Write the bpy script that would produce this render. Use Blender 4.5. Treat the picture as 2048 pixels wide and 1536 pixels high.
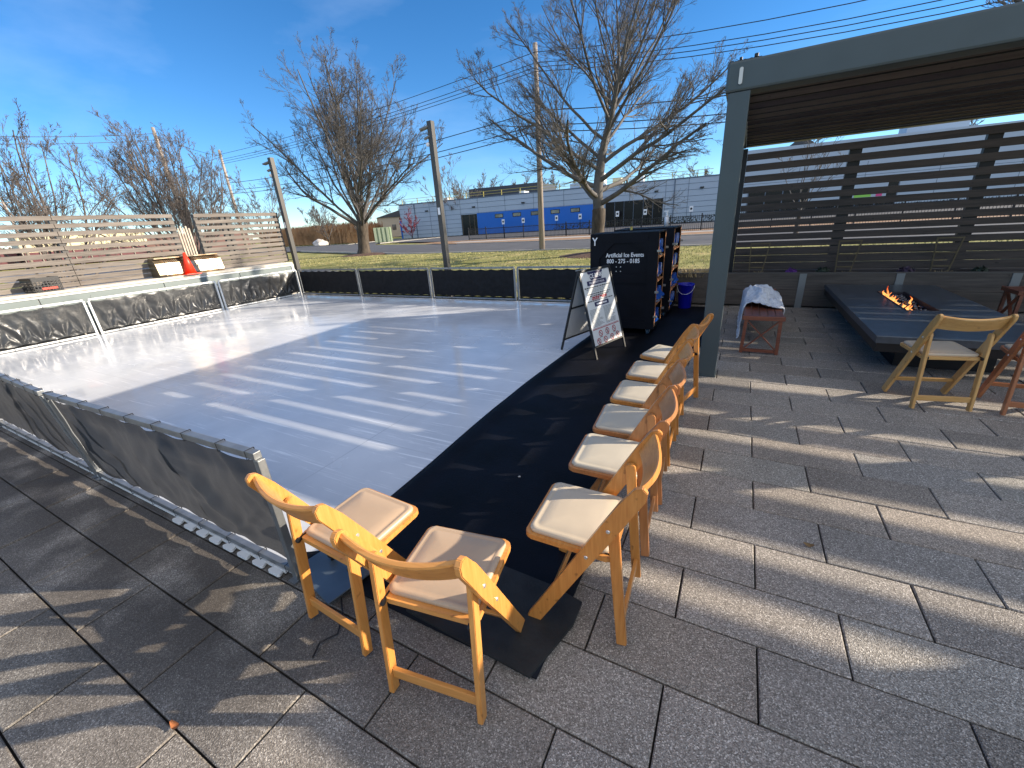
import bpy, bmesh, math, random
from math import sin, cos, pi, radians, sqrt, atan2
from mathutils import Vector, Matrix, noise

# ------------------------------------------------------------------ camera, world, sun, exposure
scene = bpy.context.scene
for o in list(bpy.data.objects): bpy.data.objects.remove(o)
COL = scene.collection
scene.render.resolution_x, scene.render.resolution_y = 1024, 768
YAW = -.508; PITCH = .3760; ROLL = .0685; CAM_H = 1.64
cp, sp, cr, sr = cos(PITCH), sin(PITCH), cos(ROLL), sin(ROLL)
c_, s_ = cos(YAW), sin(YAW)
M3 = Matrix(((c_, s_, 0), (-s_, c_, 0), (0, 0, 1)))
fw = M3 @ Vector((0, cp, -sp)); rt0 = M3 @ Vector((1, 0, 0)); dn0 = M3 @ Vector((0, -sp, -cp))
rt = cr*rt0 + sr*dn0; dn = -sr*rt0 + cr*dn0
cam_d = bpy.data.cameras.new('camera'); cam = bpy.data.objects.new('camera', cam_d); COL.objects.link(cam)
R = Matrix((rt, -dn, -fw)).transposed().to_4x4()
cam.matrix_world = Matrix.Translation((0, 0, CAM_H)) @ R
cam_d.sensor_width = 36; cam_d.lens = 820/2048*36; cam_d.clip_start = .05; cam_d.clip_end = 2000
scene.camera = cam

SUN_AZ, SUN_EL = radians(27.3), radians(21.3)      # azimuth counted from +X towards +Y
S = Vector((cos(SUN_AZ)*cos(SUN_EL), sin(SUN_AZ)*cos(SUN_EL), sin(SUN_EL)))
sd = bpy.data.lights.new('sun', 'SUN'); sun = bpy.data.objects.new('sun', sd); COL.objects.link(sun)
sd.energy = 4.7; sd.angle = radians(.5); sd.color = (1, .87, .70)
sun.rotation_euler = S.to_track_quat('Z', 'Y').to_euler()
sun.location = (20, 10, 20)

world = bpy.data.worlds.new('World'); scene.world = world; world.use_nodes = True
wn, wl = world.node_tree.nodes, world.node_tree.links
wn.clear()
wo = wn.new('ShaderNodeOutputWorld'); bg = wn.new('ShaderNodeBackground')
sky = wn.new('ShaderNodeTexSky'); sky.sky_type = 'NISHITA'; sky.sun_disc = False
sky.sun_elevation = SUN_EL; sky.sun_rotation = radians(90) - SUN_AZ
sky.air_density = 1.0; sky.dust_density = 0.0; sky.ozone_density = 4.0; sky.altitude = 2000
# thin high cirrus: a stretched noise lightens the sky a little
tc = wn.new('ShaderNodeTexCoord'); mp = wn.new('ShaderNodeMapping'); mp.inputs['Rotation'].default_value = (0.2, 0.1, .9)
mp.inputs['Scale'].default_value = (1.0, 3.2, 7.0)
nz = wn.new('ShaderNodeTexNoise'); nz.inputs['Scale'].default_value = 1.6; nz.inputs['Detail'].default_value = 5; nz.inputs['Roughness'].default_value = .55
cr1 = wn.new('ShaderNodeValToRGB'); cr1.color_ramp.elements[0].position = .50; cr1.color_ramp.elements[1].position = .82
cr1.color_ramp.elements[1].color = (.09, .09, .09, 1)
mx = wn.new('ShaderNodeMix'); mx.data_type = 'RGBA'; mx.inputs[7].default_value = (6.5, 7.4, 8.8, 1)
wl.new(tc.outputs['Generated'], mp.inputs['Vector']); wl.new(mp.outputs[0], nz.inputs['Vector'])
wl.new(nz.outputs[0], cr1.inputs[0]); wl.new(cr1.outputs[0], mx.inputs[0])
hs = wn.new('ShaderNodeHueSaturation'); hs.inputs['Saturation'].default_value = 1.20; hs.inputs['Value'].default_value = .95
wl.new(sky.outputs[0], hs.inputs['Color']); wl.new(hs.outputs[0], mx.inputs[6])
# added out-of-view cloud veil overhead and behind the camera, brightens and neutralises the shade
nrm = wn.new('ShaderNodeVectorMath'); nrm.operation = 'NORMALIZE'; wl.new(tc.outputs['Generated'], nrm.inputs[0])
dt = wn.new('ShaderNodeVectorMath'); dt.operation = 'DOT_PRODUCT'; dt.inputs[1].default_value = Vector((.50, -.42, .76)).normalized(); wl.new(nrm.outputs[0], dt.inputs[0])
vm = wn.new('ShaderNodeMapRange'); vm.inputs[1].default_value = .40; vm.inputs[2].default_value = .85; vm.inputs[3].default_value = 0; vm.inputs[4].default_value = .62; vm.interpolation_type = 'SMOOTHSTEP'
wl.new(dt.outputs['Value'], vm.inputs[0])
nv = wn.new('ShaderNodeTexNoise'); nv.inputs['Scale'].default_value = 3; nv.inputs['Detail'].default_value = 6; wl.new(mp.outputs[0], nv.inputs['Vector'])
nr = wn.new('ShaderNodeMapRange'); nr.inputs[1].default_value = .3; nr.inputs[2].default_value = .6; nr.inputs[3].default_value = .55; wl.new(nv.outputs[0], nr.inputs[0])
vv = wn.new('ShaderNodeMath'); vv.operation = 'MULTIPLY'; wl.new(vm.outputs[0], vv.inputs[0]); wl.new(nr.outputs[0], vv.inputs[1])
mx2 = wn.new('ShaderNodeMix'); mx2.data_type = 'RGBA'; mx2.inputs[7].default_value = (8.9, 8.7, 8.5, 1)
wl.new(vv.outputs[0], mx2.inputs[0]); wl.new(mx.outputs[2], mx2.inputs[6])
wl.new(mx2.outputs[2], bg.inputs['Color']); wl.new(bg.outputs[0], wo.inputs[0])
bg.inputs['Strength'].default_value = .105
scene.view_settings.view_transform = 'Standard'; scene.view_settings.look = 'None'
scene.view_settings.exposure = 1.12; scene.view_settings.gamma = 1

# ------------------------------------------------------------------ materials
MATS = {}
def nodes(m): return m.node_tree.nodes, m.node_tree.links
def mat(name, col, rough=.6, metal=0., var=.0, vscale=6., bump=0., bscale=60., coord='Object', stretch=(1,1,1),
        spec=.5, col2=None, detail=4., emit=None, coat=0.):
    if name in MATS: return MATS[name]
    m = bpy.data.materials.new(name); m.use_nodes = True; n, l = nodes(m)
    b = n['Principled BSDF']; b.inputs['Roughness'].default_value = rough; b.inputs['Metallic'].default_value = metal
    b.inputs['Base Color'].default_value = (*col, 1); b.inputs['Specular IOR Level'].default_value = spec
    b.inputs['Coat Weight'].default_value = coat
    if var or col2 or bump:
        t = n.new('ShaderNodeTexCoord'); mpn = n.new('ShaderNodeMapping'); mpn.inputs['Scale'].default_value = stretch
        l.new(t.outputs[coord], mpn.inputs[0])
    if var or col2:
        q = n.new('ShaderNodeTexNoise'); q.inputs['Scale'].default_value = vscale; q.inputs['Detail'].default_value = detail
        l.new(mpn.outputs[0], q.inputs['Vector'])
        r = n.new('ShaderNodeValToRGB'); r.color_ramp.elements[0].position = .33; r.color_ramp.elements[1].position = .67
        a = tuple(max(0, x*(1-var)) for x in col); c = col2 if col2 else tuple(x*(1+var) for x in col)
        r.color_ramp.elements[0].color = (*a, 1); r.color_ramp.elements[1].color = (*c, 1)
        l.new(q.outputs[0], r.inputs[0]); l.new(r.outputs[0], b.inputs['Base Color'])
    if bump:
        q2 = n.new('ShaderNodeTexNoise'); q2.inputs['Scale'].default_value = bscale; q2.inputs['Detail'].default_value = 5
        l.new(mpn.outputs[0], q2.inputs['Vector'])
        bp = n.new('ShaderNodeBump'); bp.inputs['Strength'].default_value = bump; bp.inputs['Distance'].default_value = .01
        l.new(q2.outputs[0], bp.inputs['Height']); l.new(bp.outputs[0], b.inputs['Normal'])
    if emit:
        b.inputs['Emission Color'].default_value = (*emit[0], 1); b.inputs['Emission Strength'].default_value = emit[1]
    MATS[name] = m; return m

def wood(name, c1, c2, axis, rough=.35, fine=90., coat=.25, dark=None):
    """streaky grain running along an object axis (0,1,2)"""
    if name in MATS: return MATS[name]
    m = bpy.data.materials.new(name); m.use_nodes = True; n, l = nodes(m); b = n['Principled BSDF']
    b.inputs['Roughness'].default_value = rough; b.inputs['Coat Weight'].default_value = coat; b.inputs['Coat Roughness'].default_value = .3
    t = n.new('ShaderNodeTexCoord'); mpn = n.new('ShaderNodeMapping'); s = [1, 1, 1]; s[axis] = .07
    mpn.inputs['Scale'].default_value = s; l.new(t.outputs['Object'], mpn.inputs[0])
    q = n.new('ShaderNodeTexNoise'); q.inputs['Scale'].default_value = fine; q.inputs['Detail'].default_value = 6; q.inputs['Distortion'].default_value = .6
    l.new(mpn.outputs[0], q.inputs['Vector'])
    q3 = n.new('ShaderNodeTexNoise'); q3.inputs['Scale'].default_value = 9; q3.inputs['Detail'].default_value = 3; l.new(mpn.outputs[0], q3.inputs['Vector'])
    ad = n.new('ShaderNodeMix'); ad.data_type = 'FLOAT'; ad.inputs[0].default_value = .5
    l.new(q.outputs[0], ad.inputs[2]); l.new(q3.outputs[0], ad.inputs[3])
    r = n.new('ShaderNodeValToRGB'); r.color_ramp.elements[0].position = .36; r.color_ramp.elements[1].position = .62
    r.color_ramp.elements[0].color = (*c1, 1); r.color_ramp.elements[1].color = (*c2, 1)
    l.new(ad.outputs[0], r.inputs[0]); 
    # small scuffs and knots
    q4 = n.new('ShaderNodeTexNoise'); q4.inputs['Scale'].default_value = 22; q4.inputs['Detail'].default_value = 2; l.new(t.outputs['Object'], q4.inputs['Vector'])
    r4 = n.new('ShaderNodeValToRGB'); r4.color_ramp.elements[0].position = .68; r4.color_ramp.elements[1].position = .78; l.new(q4.outputs[0], r4.inputs[0])
    mk = n.new('ShaderNodeMix'); mk.data_type = 'RGBA'; l.new(r4.outputs[0], mk.inputs[0]); l.new(r.outputs[0], mk.inputs[6])
    dk = dark or tuple(x*.5 for x in c1); mk.inputs[7].default_value = (*dk, 1)
    l.new(mk.outputs[2], b.inputs['Base Color'])
    bp = n.new('ShaderNodeBump'); bp.inputs['Strength'].default_value = .12; bp.inputs['Distance'].default_value = .002
    l.new(q.outputs[0], bp.inputs['Height']); l.new(bp.outputs[0], b.inputs['Normal'])
    MATS[name] = m; return m

def paver_mat():
    m = bpy.data.materials.new('paver'); m.use_nodes = True; n, l = nodes(m); b = n['Principled BSDF']
    t = n.new('ShaderNodeTexCoord')
    at = n.new('ShaderNodeAttribute'); at.attribute_name = 'tint'
    v = n.new('ShaderNodeTexVoronoi'); v.inputs['Scale'].default_value = 270; l.new(t.outputs['Object'], v.inputs['Vector'])
    # random colour per aggregate cell -> a few pale chips
    sep = n.new('ShaderNodeSeparateColor'); l.new(v.outputs['Color'], sep.inputs[0])
    chip = n.new('ShaderNodeValToRGB'); e = chip.color_ramp.elements
    e[0].position = 0; e[0].color = (.125, .108, .090, 1); e[1].position = 1; e[1].color = (.63, .58, .51, 1)
    a = chip.color_ramp.elements.new(.45); a.color = (.242, .217, .187, 1); a = chip.color_ramp.elements.new(.86); a.color = (.35, .315, .273, 1)
    a = chip.color_ramp.elements.new(.93); a.color = (.52, .475, .42, 1)
    l.new(sep.outputs[0], chip.inputs[0])
    nz = n.new('ShaderNodeTexNoise'); nz.inputs['Scale'].default_value = 1.3; nz.inputs['Detail'].default_value = 6; nz.inputs['Roughness'].default_value = .65
    l.new(t.outputs['Object'], nz.inputs['Vector'])
    rr = n.new('ShaderNodeMapRange'); rr.inputs[1].default_value = .3; rr.inputs[2].default_value = .7; rr.inputs[3].default_value = .80; rr.inputs[4].default_value = 1.18
    l.new(nz.outputs[0], rr.inputs[0])
    mu = n.new('ShaderNodeVectorMath'); mu.operation = 'SCALE'; l.new(chip.outputs[0], mu.inputs[0]); l.new(rr.outputs[0], mu.inputs['Scale'])
    mu2 = n.new('ShaderNodeVectorMath'); mu2.operation = 'MULTIPLY'; l.new(mu.outputs[0], mu2.inputs[0]); l.new(at.outputs['Color'], mu2.inputs[1])
    # damp brown-black staining along the rink fence, deepened to stand in for cast shadows
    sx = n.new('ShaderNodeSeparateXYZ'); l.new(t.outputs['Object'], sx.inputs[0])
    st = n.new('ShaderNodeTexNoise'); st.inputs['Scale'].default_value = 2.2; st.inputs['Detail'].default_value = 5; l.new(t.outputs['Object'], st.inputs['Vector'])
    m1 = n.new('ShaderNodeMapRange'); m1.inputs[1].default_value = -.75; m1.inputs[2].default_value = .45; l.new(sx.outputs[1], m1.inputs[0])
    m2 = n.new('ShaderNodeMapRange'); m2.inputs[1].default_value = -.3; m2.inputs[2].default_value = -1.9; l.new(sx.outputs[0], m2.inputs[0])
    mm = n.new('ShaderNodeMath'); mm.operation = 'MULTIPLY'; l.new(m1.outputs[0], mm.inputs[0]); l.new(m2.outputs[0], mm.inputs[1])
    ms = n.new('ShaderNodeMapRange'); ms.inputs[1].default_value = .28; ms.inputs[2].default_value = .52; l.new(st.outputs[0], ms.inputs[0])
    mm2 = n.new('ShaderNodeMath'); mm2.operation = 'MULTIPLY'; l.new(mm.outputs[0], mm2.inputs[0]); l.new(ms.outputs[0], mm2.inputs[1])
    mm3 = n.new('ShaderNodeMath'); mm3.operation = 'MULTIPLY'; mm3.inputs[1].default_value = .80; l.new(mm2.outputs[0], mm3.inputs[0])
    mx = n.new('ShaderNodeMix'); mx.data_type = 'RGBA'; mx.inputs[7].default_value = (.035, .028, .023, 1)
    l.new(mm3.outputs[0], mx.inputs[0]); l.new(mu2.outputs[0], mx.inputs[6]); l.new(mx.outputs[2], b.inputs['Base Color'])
    b.inputs['Roughness'].default_value = .72; b.inputs['Specular IOR Level'].default_value = .4
    bp = n.new('ShaderNodeBump'); bp.inputs['Strength'].default_value = .55; bp.inputs['Distance'].default_value = .003
    l.new(v.outputs['Distance'], bp.inputs['Height'])
    nf = n.new('ShaderNodeTexNoise'); nf.inputs['Scale'].default_value = 240; l.new(t.outputs['Object'], nf.inputs['Vector'])
    bp2 = n.new('ShaderNodeBump'); bp2.inputs['Strength'].default_value = .5; bp2.inputs['Distance'].default_value = .003
    l.new(nf.outputs[0], bp2.inputs['Height']); l.new(bp.outputs[0], bp2.inputs['Normal']); l.new(bp2.outputs[0], b.inputs['Normal'])
    return m

def ice_mat():
    m = bpy.data.materials.new('ice_sheet'); m.use_nodes = True; n, l = nodes(m); b = n['Principled BSDF']
    t = n.new('ShaderNodeTexCoord')
    # scrapes left by skates: bright hair lines in three directions
    base = n.new('ShaderNodeTexNoise'); base.inputs['Scale'].default_value = .9; base.inputs['Detail'].default_value = 7; base.inputs['Roughness'].default_value = .6
    l.new(t.outputs['Object'], base.inputs['Vector'])
    r = n.new('ShaderNodeValToRGB'); r.color_ramp.elements[0].position = .3; r.color_ramp.elements[1].position = .72
    r.color_ramp.elements[0].color = (.44, .465, .505, 1); r.color_ramp.elements[1].color = (.63, .65, .68, 1); l.new(base.outputs[0], r.inputs[0])
    last = r.outputs[0]; rough_src = None
    for i, (rot, sc) in enumerate((((0, 0, .35), (.5, 13, 1)), ((0, 0, 1.25), (.4, 11, 1)), ((0, 0, 2.3), (.6, 15, 1)))):
        mpn = n.new('ShaderNodeMapping'); mpn.inputs['Rotation'].default_value = rot; mpn.inputs['Scale'].default_value = sc; mpn.inputs['Location'].default_value = (3*i, 7*i, 0)
        l.new(t.outputs['Object'], mpn.inputs[0])
        q = n.new('ShaderNodeTexNoise'); q.inputs['Scale'].default_value = 1.5; q.inputs['Detail'].default_value = 6; q.inputs['Roughness'].default_value = .7; q.inputs['Distortion'].default_value = .5
        l.new(mpn.outputs[0], q.inputs['Vector'])
        rp = n.new('ShaderNodeValToRGB'); rp.color_ramp.elements[0].position = .60; rp.color_ramp.elements[1].position = .70; rp.color_ramp.elements[1].color = (.85, .85, .85, 1)
        l.new(q.outputs[0], rp.inputs[0])
        mx = n.new('ShaderNodeMix'); mx.data_type = 'RGBA'; mx.inputs[7].default_value = (.86, .87, .88, 1)
        l.new(rp.outputs[0], mx.inputs[0]); l.new(last, mx.inputs[6]); last = mx.outputs[2]
    # panel joints every 1.2 x 2.4 m
    br = n.new('ShaderNodeTexBrick'); br.inputs['Scale'].default_value = 1; br.inputs['Brick Width'].default_value = 2.4; br.inputs['Row Height'].default_value = 1.2
    br.inputs['Mortar Size'].default_value = .006; br.inputs['Mortar Smooth'].default_value = .4; br.offset = 0
    mpb = n.new('ShaderNodeMapping'); mpb.inputs['Location'].default_value = (.15, .33, 0); l.new(t.outputs['Object'], mpb.inputs[0]); l.new(mpb.outputs[0], br.inputs['Vector'])
    mj = n.new('ShaderNodeMix'); mj.data_type = 'RGBA'; mj.inputs[7].default_value = (.47, .49, .52, 1)
    jf = n.new('ShaderNodeMath'); jf.operation = 'MULTIPLY'; jf.inputs[1].default_value = 1.0; l.new(br.outputs['Fac'], jf.inputs[0])
    l.new(jf.outputs[0], mj.inputs[0]); l.new(last, mj.inputs[6])
    l.new(mj.outputs[2], b.inputs['Base Color'])
    rn = n.new('ShaderNodeTexNoise'); rn.inputs['Scale'].default_value = .55; rn.inputs['Detail'].default_value = 6; rn.inputs['Roughness'].default_value = .6
    mpr = n.new('ShaderNodeMapping'); mpr.inputs['Location'].default_value = (11, 5, 0); l.new(t.outputs['Object'], mpr.inputs[0]); l.new(mpr.outputs[0], rn.inputs['Vector'])
    rr = n.new('ShaderNodeMapRange'); rr.inputs[1].default_value = .38; rr.inputs[2].default_value = .62; rr.inputs[3].default_value = .05; rr.inputs[4].default_value = .28
    l.new(rn.outputs[0], rr.inputs[0]); l.new(rr.outputs[0], b.inputs['Roughness'])
    b.inputs['Specular IOR Level'].default_value = .42
    nf = n.new('ShaderNodeTexNoise'); nf.inputs['Scale'].default_value = 7; nf.inputs['Detail'].default_value = 6; l.new(t.outputs['Object'], nf.inputs['Vector'])
    bp = n.new('ShaderNodeBump'); bp.inputs['Strength'].default_value = .09; bp.inputs['Distance'].default_value = .01
    l.new(nf.outputs[0], bp.inputs['Height']); l.new(bp.outputs[0], b.inputs['Normal'])
    return m

def fabric_mat(name, col, transp, rough, spec, bscale=420):
    m = bpy.data.materials.new(name); m.use_nodes = True; n, l = nodes(m); b = n['Principled BSDF']
    b.inputs['Base Color'].default_value = (*col, 1); b.inputs['Roughness'].default_value = rough; b.inputs['Specular IOR Level'].default_value = spec
    t = n.new('ShaderNodeTexCoord')
    q = n.new('ShaderNodeTexNoise'); q.inputs['Scale'].default_value = 9; q.inputs['Detail'].default_value = 6; l.new(t.outputs['Object'], q.inputs['Vector'])
    w = n.new('ShaderNodeTexNoise'); w.inputs['Scale'].default_value = bscale; l.new(t.outputs['Object'], w.inputs['Vector'])
    bp = n.new('ShaderNodeBump'); bp.inputs['Strength'].default_value = .35; bp.inputs['Distance'].default_value = .02; l.new(q.outputs[0], bp.inputs['Height'])
    bp2 = n.new('ShaderNodeBump'); bp2.inputs['Strength'].default_value = .3; bp2.inputs['Distance'].default_value = .002; l.new(w.outputs[0], bp2.inputs['Height']); l.new(bp.outputs[0], bp2.inputs['Normal'])
    l.new(bp2.outputs[0], b.inputs['Normal'])
    rc = n.new('ShaderNodeValToRGB'); rc.color_ramp.elements[0].color = tuple(x*.75 for x in col)+(1,); rc.color_ramp.elements[1].color = tuple(x*1.3 for x in col)+(1,)
    rc.color_ramp.elements[0].position = .35; rc.color_ramp.elements[1].position = .65
    l.new(q.outputs[0], rc.inputs[0]); l.new(rc.outputs[0], b.inputs['Base Color'])
    if transp:
        tr = n.new('ShaderNodeBsdfTransparent'); tl = n.new('ShaderNodeBsdfTranslucent'); tl.inputs[0].default_value = (.055, .056, .058, 1)
        ms = n.new('ShaderNodeMixShader'); ms2 = n.new('ShaderNodeMixShader'); ms2.inputs[0].default_value = .45
        l.new(b.outputs[0], ms2.inputs[1]); l.new(tl.outputs[0], ms2.inputs[2])
        ms.inputs[0].default_value = transp; l.new(ms2.outputs[0], ms.inputs[1]); l.new(tr.outputs[0], ms.inputs[2])
        l.new(ms.outputs[0], n['Material Output'].inputs[0])
    return m

def grass_mat():
    m = bpy.data.materials.new('lawn_turf'); m.use_nodes = True; n, l = nodes(m); b = n['Principled BSDF']; b.inputs['Roughness'].default_value = .9
    b.inputs['Specular IOR Level'].default_value = .15
    t = n.new('ShaderNodeTexCoord')
    a = n.new('ShaderNodeTexNoise'); a.inputs['Scale'].default_value = .5; a.inputs['Detail'].default_value = 8; a.inputs['Roughness'].default_value = .75; l.new(t.outputs['Object'], a.inputs['Vector'])
    r = n.new('ShaderNodeValToRGB'); e = r.color_ramp.elements; e[0].position = .36; e[0].color = (.15, .155, .045, 1); e[1].position = .68; e[1].color = (.46, .38, .18, 1)
    x = e.new(.5); x.color = (.27, .26, .095, 1); l.new(a.outputs[0], r.inputs[0]); l.new(r.outputs[0], b.inputs['Base Color'])
    f = n.new('ShaderNodeTexNoise'); f.inputs['Scale'].default_value = 22; f.inputs['Detail'].default_value = 5; l.new(t.outputs['Object'], f.inputs['Vector'])
    bp = n.new('ShaderNodeBump'); bp.inputs['Strength'].default_value = 1; bp.inputs['Distance'].default_value = .06; l.new(f.outputs[0], bp.inputs['Height']); l.new(bp.outputs[0], b.inputs['Normal'])
    return m

def plain(name, col, **k): return mat(name, col, **k)
STEEL = mat('galvanised_steel', (.25, .26, .265), .42, .7, var=.12, vscale=14, bump=.05)
WHITEM = mat('white_painted_steel', (.62, .63, .62), .4, .1, var=.06)
DARKST = mat('pergola_steel', (.058, .078, .085), .42, .25, var=.06, vscale=3, bump=.03, bscale=300)
FASCIA = mat('fascia_panel', (.15, .18, .178), .5, .1, var=.04, vscale=2)
CAPM = mat('cap_stone', (.46, .42, .36), .7, var=.12, vscale=9, bump=.15)
BLACKP = mat('black_plastic', (.012, .012, .013), .45)
BLKPAINT = mat('black_painted_wood', (.0035, .0042, .0075), .6, var=.3, vscale=5, bump=.08, bscale=40, spec=.16)
PLY = mat('plywood', (.38, .16, .055), .6, var=.25, vscale=10, stretch=(1, 1, .2))
WHITEP = mat('white_plastic', (.75, .76, .78), .35)
BLUEP = mat('blue_plastic', (.010, .075, .36), .22, var=.3, spec=.8)
BUCKB = mat('bucket_blue', (.006, .008, .35), .35)
NAVY = mat('navy_print', (.012, .010, .07), .5)
REDPR = mat('red_print', (.36, .012, .02), .5)
BLKPR = mat('black_print', (.02, .02, .022), .5)
GREYPR = mat('grey_print', (.13, .145, .155), .5)
BOARD = mat('sign_board', (.66, .68, .69), .45, var=.03)
ORANGE = mat('cone_orange', (.85, .035, .008), .4, var=.05)
SLATE = mat('slate_top', (.055, .066, .080), .28, var=.18, vscale=14, bump=.04, bscale=120)
BLKMET = mat('black_metal', (.012, .013, .016), .4, .4)
FABRIC = fabric_mat('mesh_fabric', (.015, .016, .017), .055, .6, .3)
TARP = fabric_mat('vinyl_screen', (.020, .021, .022), 0, .30, .65, bscale=200)
DARKFAB = fabric_mat('dark_screen', (.008, .009, .011), 0, .6, .2)
BARK = mat('bark', (.065, .050, .036), .9, var=.45, vscale=7, bump=.9, bscale=18, stretch=(1, 1, .3))
TWIG = mat('twig_bark', (.085, .078, .073), .8, var=.3, vscale=2)
TWIGP = mat('pinkish_twig', (.105, .088, .080), .8, var=.3, vscale=2)
ASPH = mat('asphalt', (.075, .075, .078), .85, var=.14, vscale=.8, bump=.3, bscale=80, detail=8)
ASPH2 = mat('parking_asphalt', (.060, .060, .064), .85, var=.1, vscale=.5)
CONC = mat('concrete', (.36, .34, .31), .8, var=.12, vscale=1.5, bump=.1)
MULCH = mat('mulch', (.085, .045, .028), .95, var=.5, vscale=9, bump=1., bscale=25)
LEAFM = mat('leaf_litter', (.19, .085, .05), .95, col2=(.30, .20, .10), vscale=5, bump=1, bscale=15)
CLAD = mat('blue_grey_cladding', (.35, .42, .51), .45, var=.03, vscale=.3)
BLUEC = mat('blue_cladding', (.008, .12, .50), .45, var=.05, vscale=.3)
SEAM = mat('cladding_seam', (.09, .12, .17), .6)
GLASS = mat('dark_glass', (.006, .006, .008), .22, spec=.25)
WINGL = mat('window_glass', (.10, .10, .10), .1, spec=.8, var=.6, vscale=.8)
YEL = mat('yellow_rail', (.42, .34, .07), .5)
CREAM = mat('cream_wall', (.62, .55, .36), .6, var=.05)
MAROON = mat('maroon_wall', (.11, .035, .04), .7, var=.2)
GREENBX = mat('green_cabinet', (.20, .26, .16), .5)
POLEW = mat('pole_wood', (.29, .245, .21), .85, var=.25, vscale=12, stretch=(1, 1, .06), bump=.3)
WIREM = mat('cable_black', (.01, .01, .012), .6)
REEDM = mat('reed', (.33, .19, .095), .9, var=.3, vscale=.4)
RUBBER = mat('rubber_mat', (.0020, .0027, .0058), .62, var=.6, vscale=2.5, bump=.2, bscale=90, spec=.16, detail=8)
GREYPL = mat('grey_plate', (.105, .135, .16), .4, .5, var=.15)
STRAW = mat('straw', (.45, .34, .17), .9, var=.2)
KALE = mat('kale_leaf', (.05, .03, .055), .6, var=.3); KALEP = mat('purple_leaf', (.12, .03, .22), .6); KALEG = mat('dark_leaf', (.02, .035, .02), .6, var=.3)
RIVET = mat('rivet', (.75, .73, .68), .3, .8)
INOX = mat('stainless', (.22, .12, .045), .38, .75, col2=(.54, .45, .32), vscale=5)
SIDING = mat('house_siding', (.42, .46, .47), .7); ROOFD = mat('dark_roof', (.03, .035, .045), .6)
GRN = mat('green_sign', (.25, .55, .08), .5); PINK = mat('pink_sign', (.6, .05, .2), .5)
TERR = mat('far_wood', (.16, .125, .105), .95, var=.4, vscale=.25)
DECKW = wood('weathered_slat', (.095, .080, .068), (.185, .160, .138), 1, .8, 40, 0, dark=(.10, .085, .07))
DARKW = wood('dark_slat', (.024, .019, .017), (.062, .046, .038), 0, .6, 40, 0)
DARKW2 = wood('dark_slat_purple', (.050, .041, .045), (.098, .082, .088), 0, .6, 40, 0)
DARKW3 = wood('brown_slat', (.080, .066, .058), (.16, .132, .115), 0, .6, 40, 0)
PLANTW = wood('planter_board', (.058, .048, .040), (.12, .10, .082), 0, .75, 40, 0)
BENCHW = wood('bench_wood', (.115, .030, .014), (.22, .065, .03), 1, .4, 60, .2)
BENCHX = wood('bench_wood_cross', (.115, .030, .014), (.22, .065, .03), 0, .4, 60, .2)
TRELW = mat('trellis_wood', (.11, .085, .045), .8, var=.2)

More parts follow.
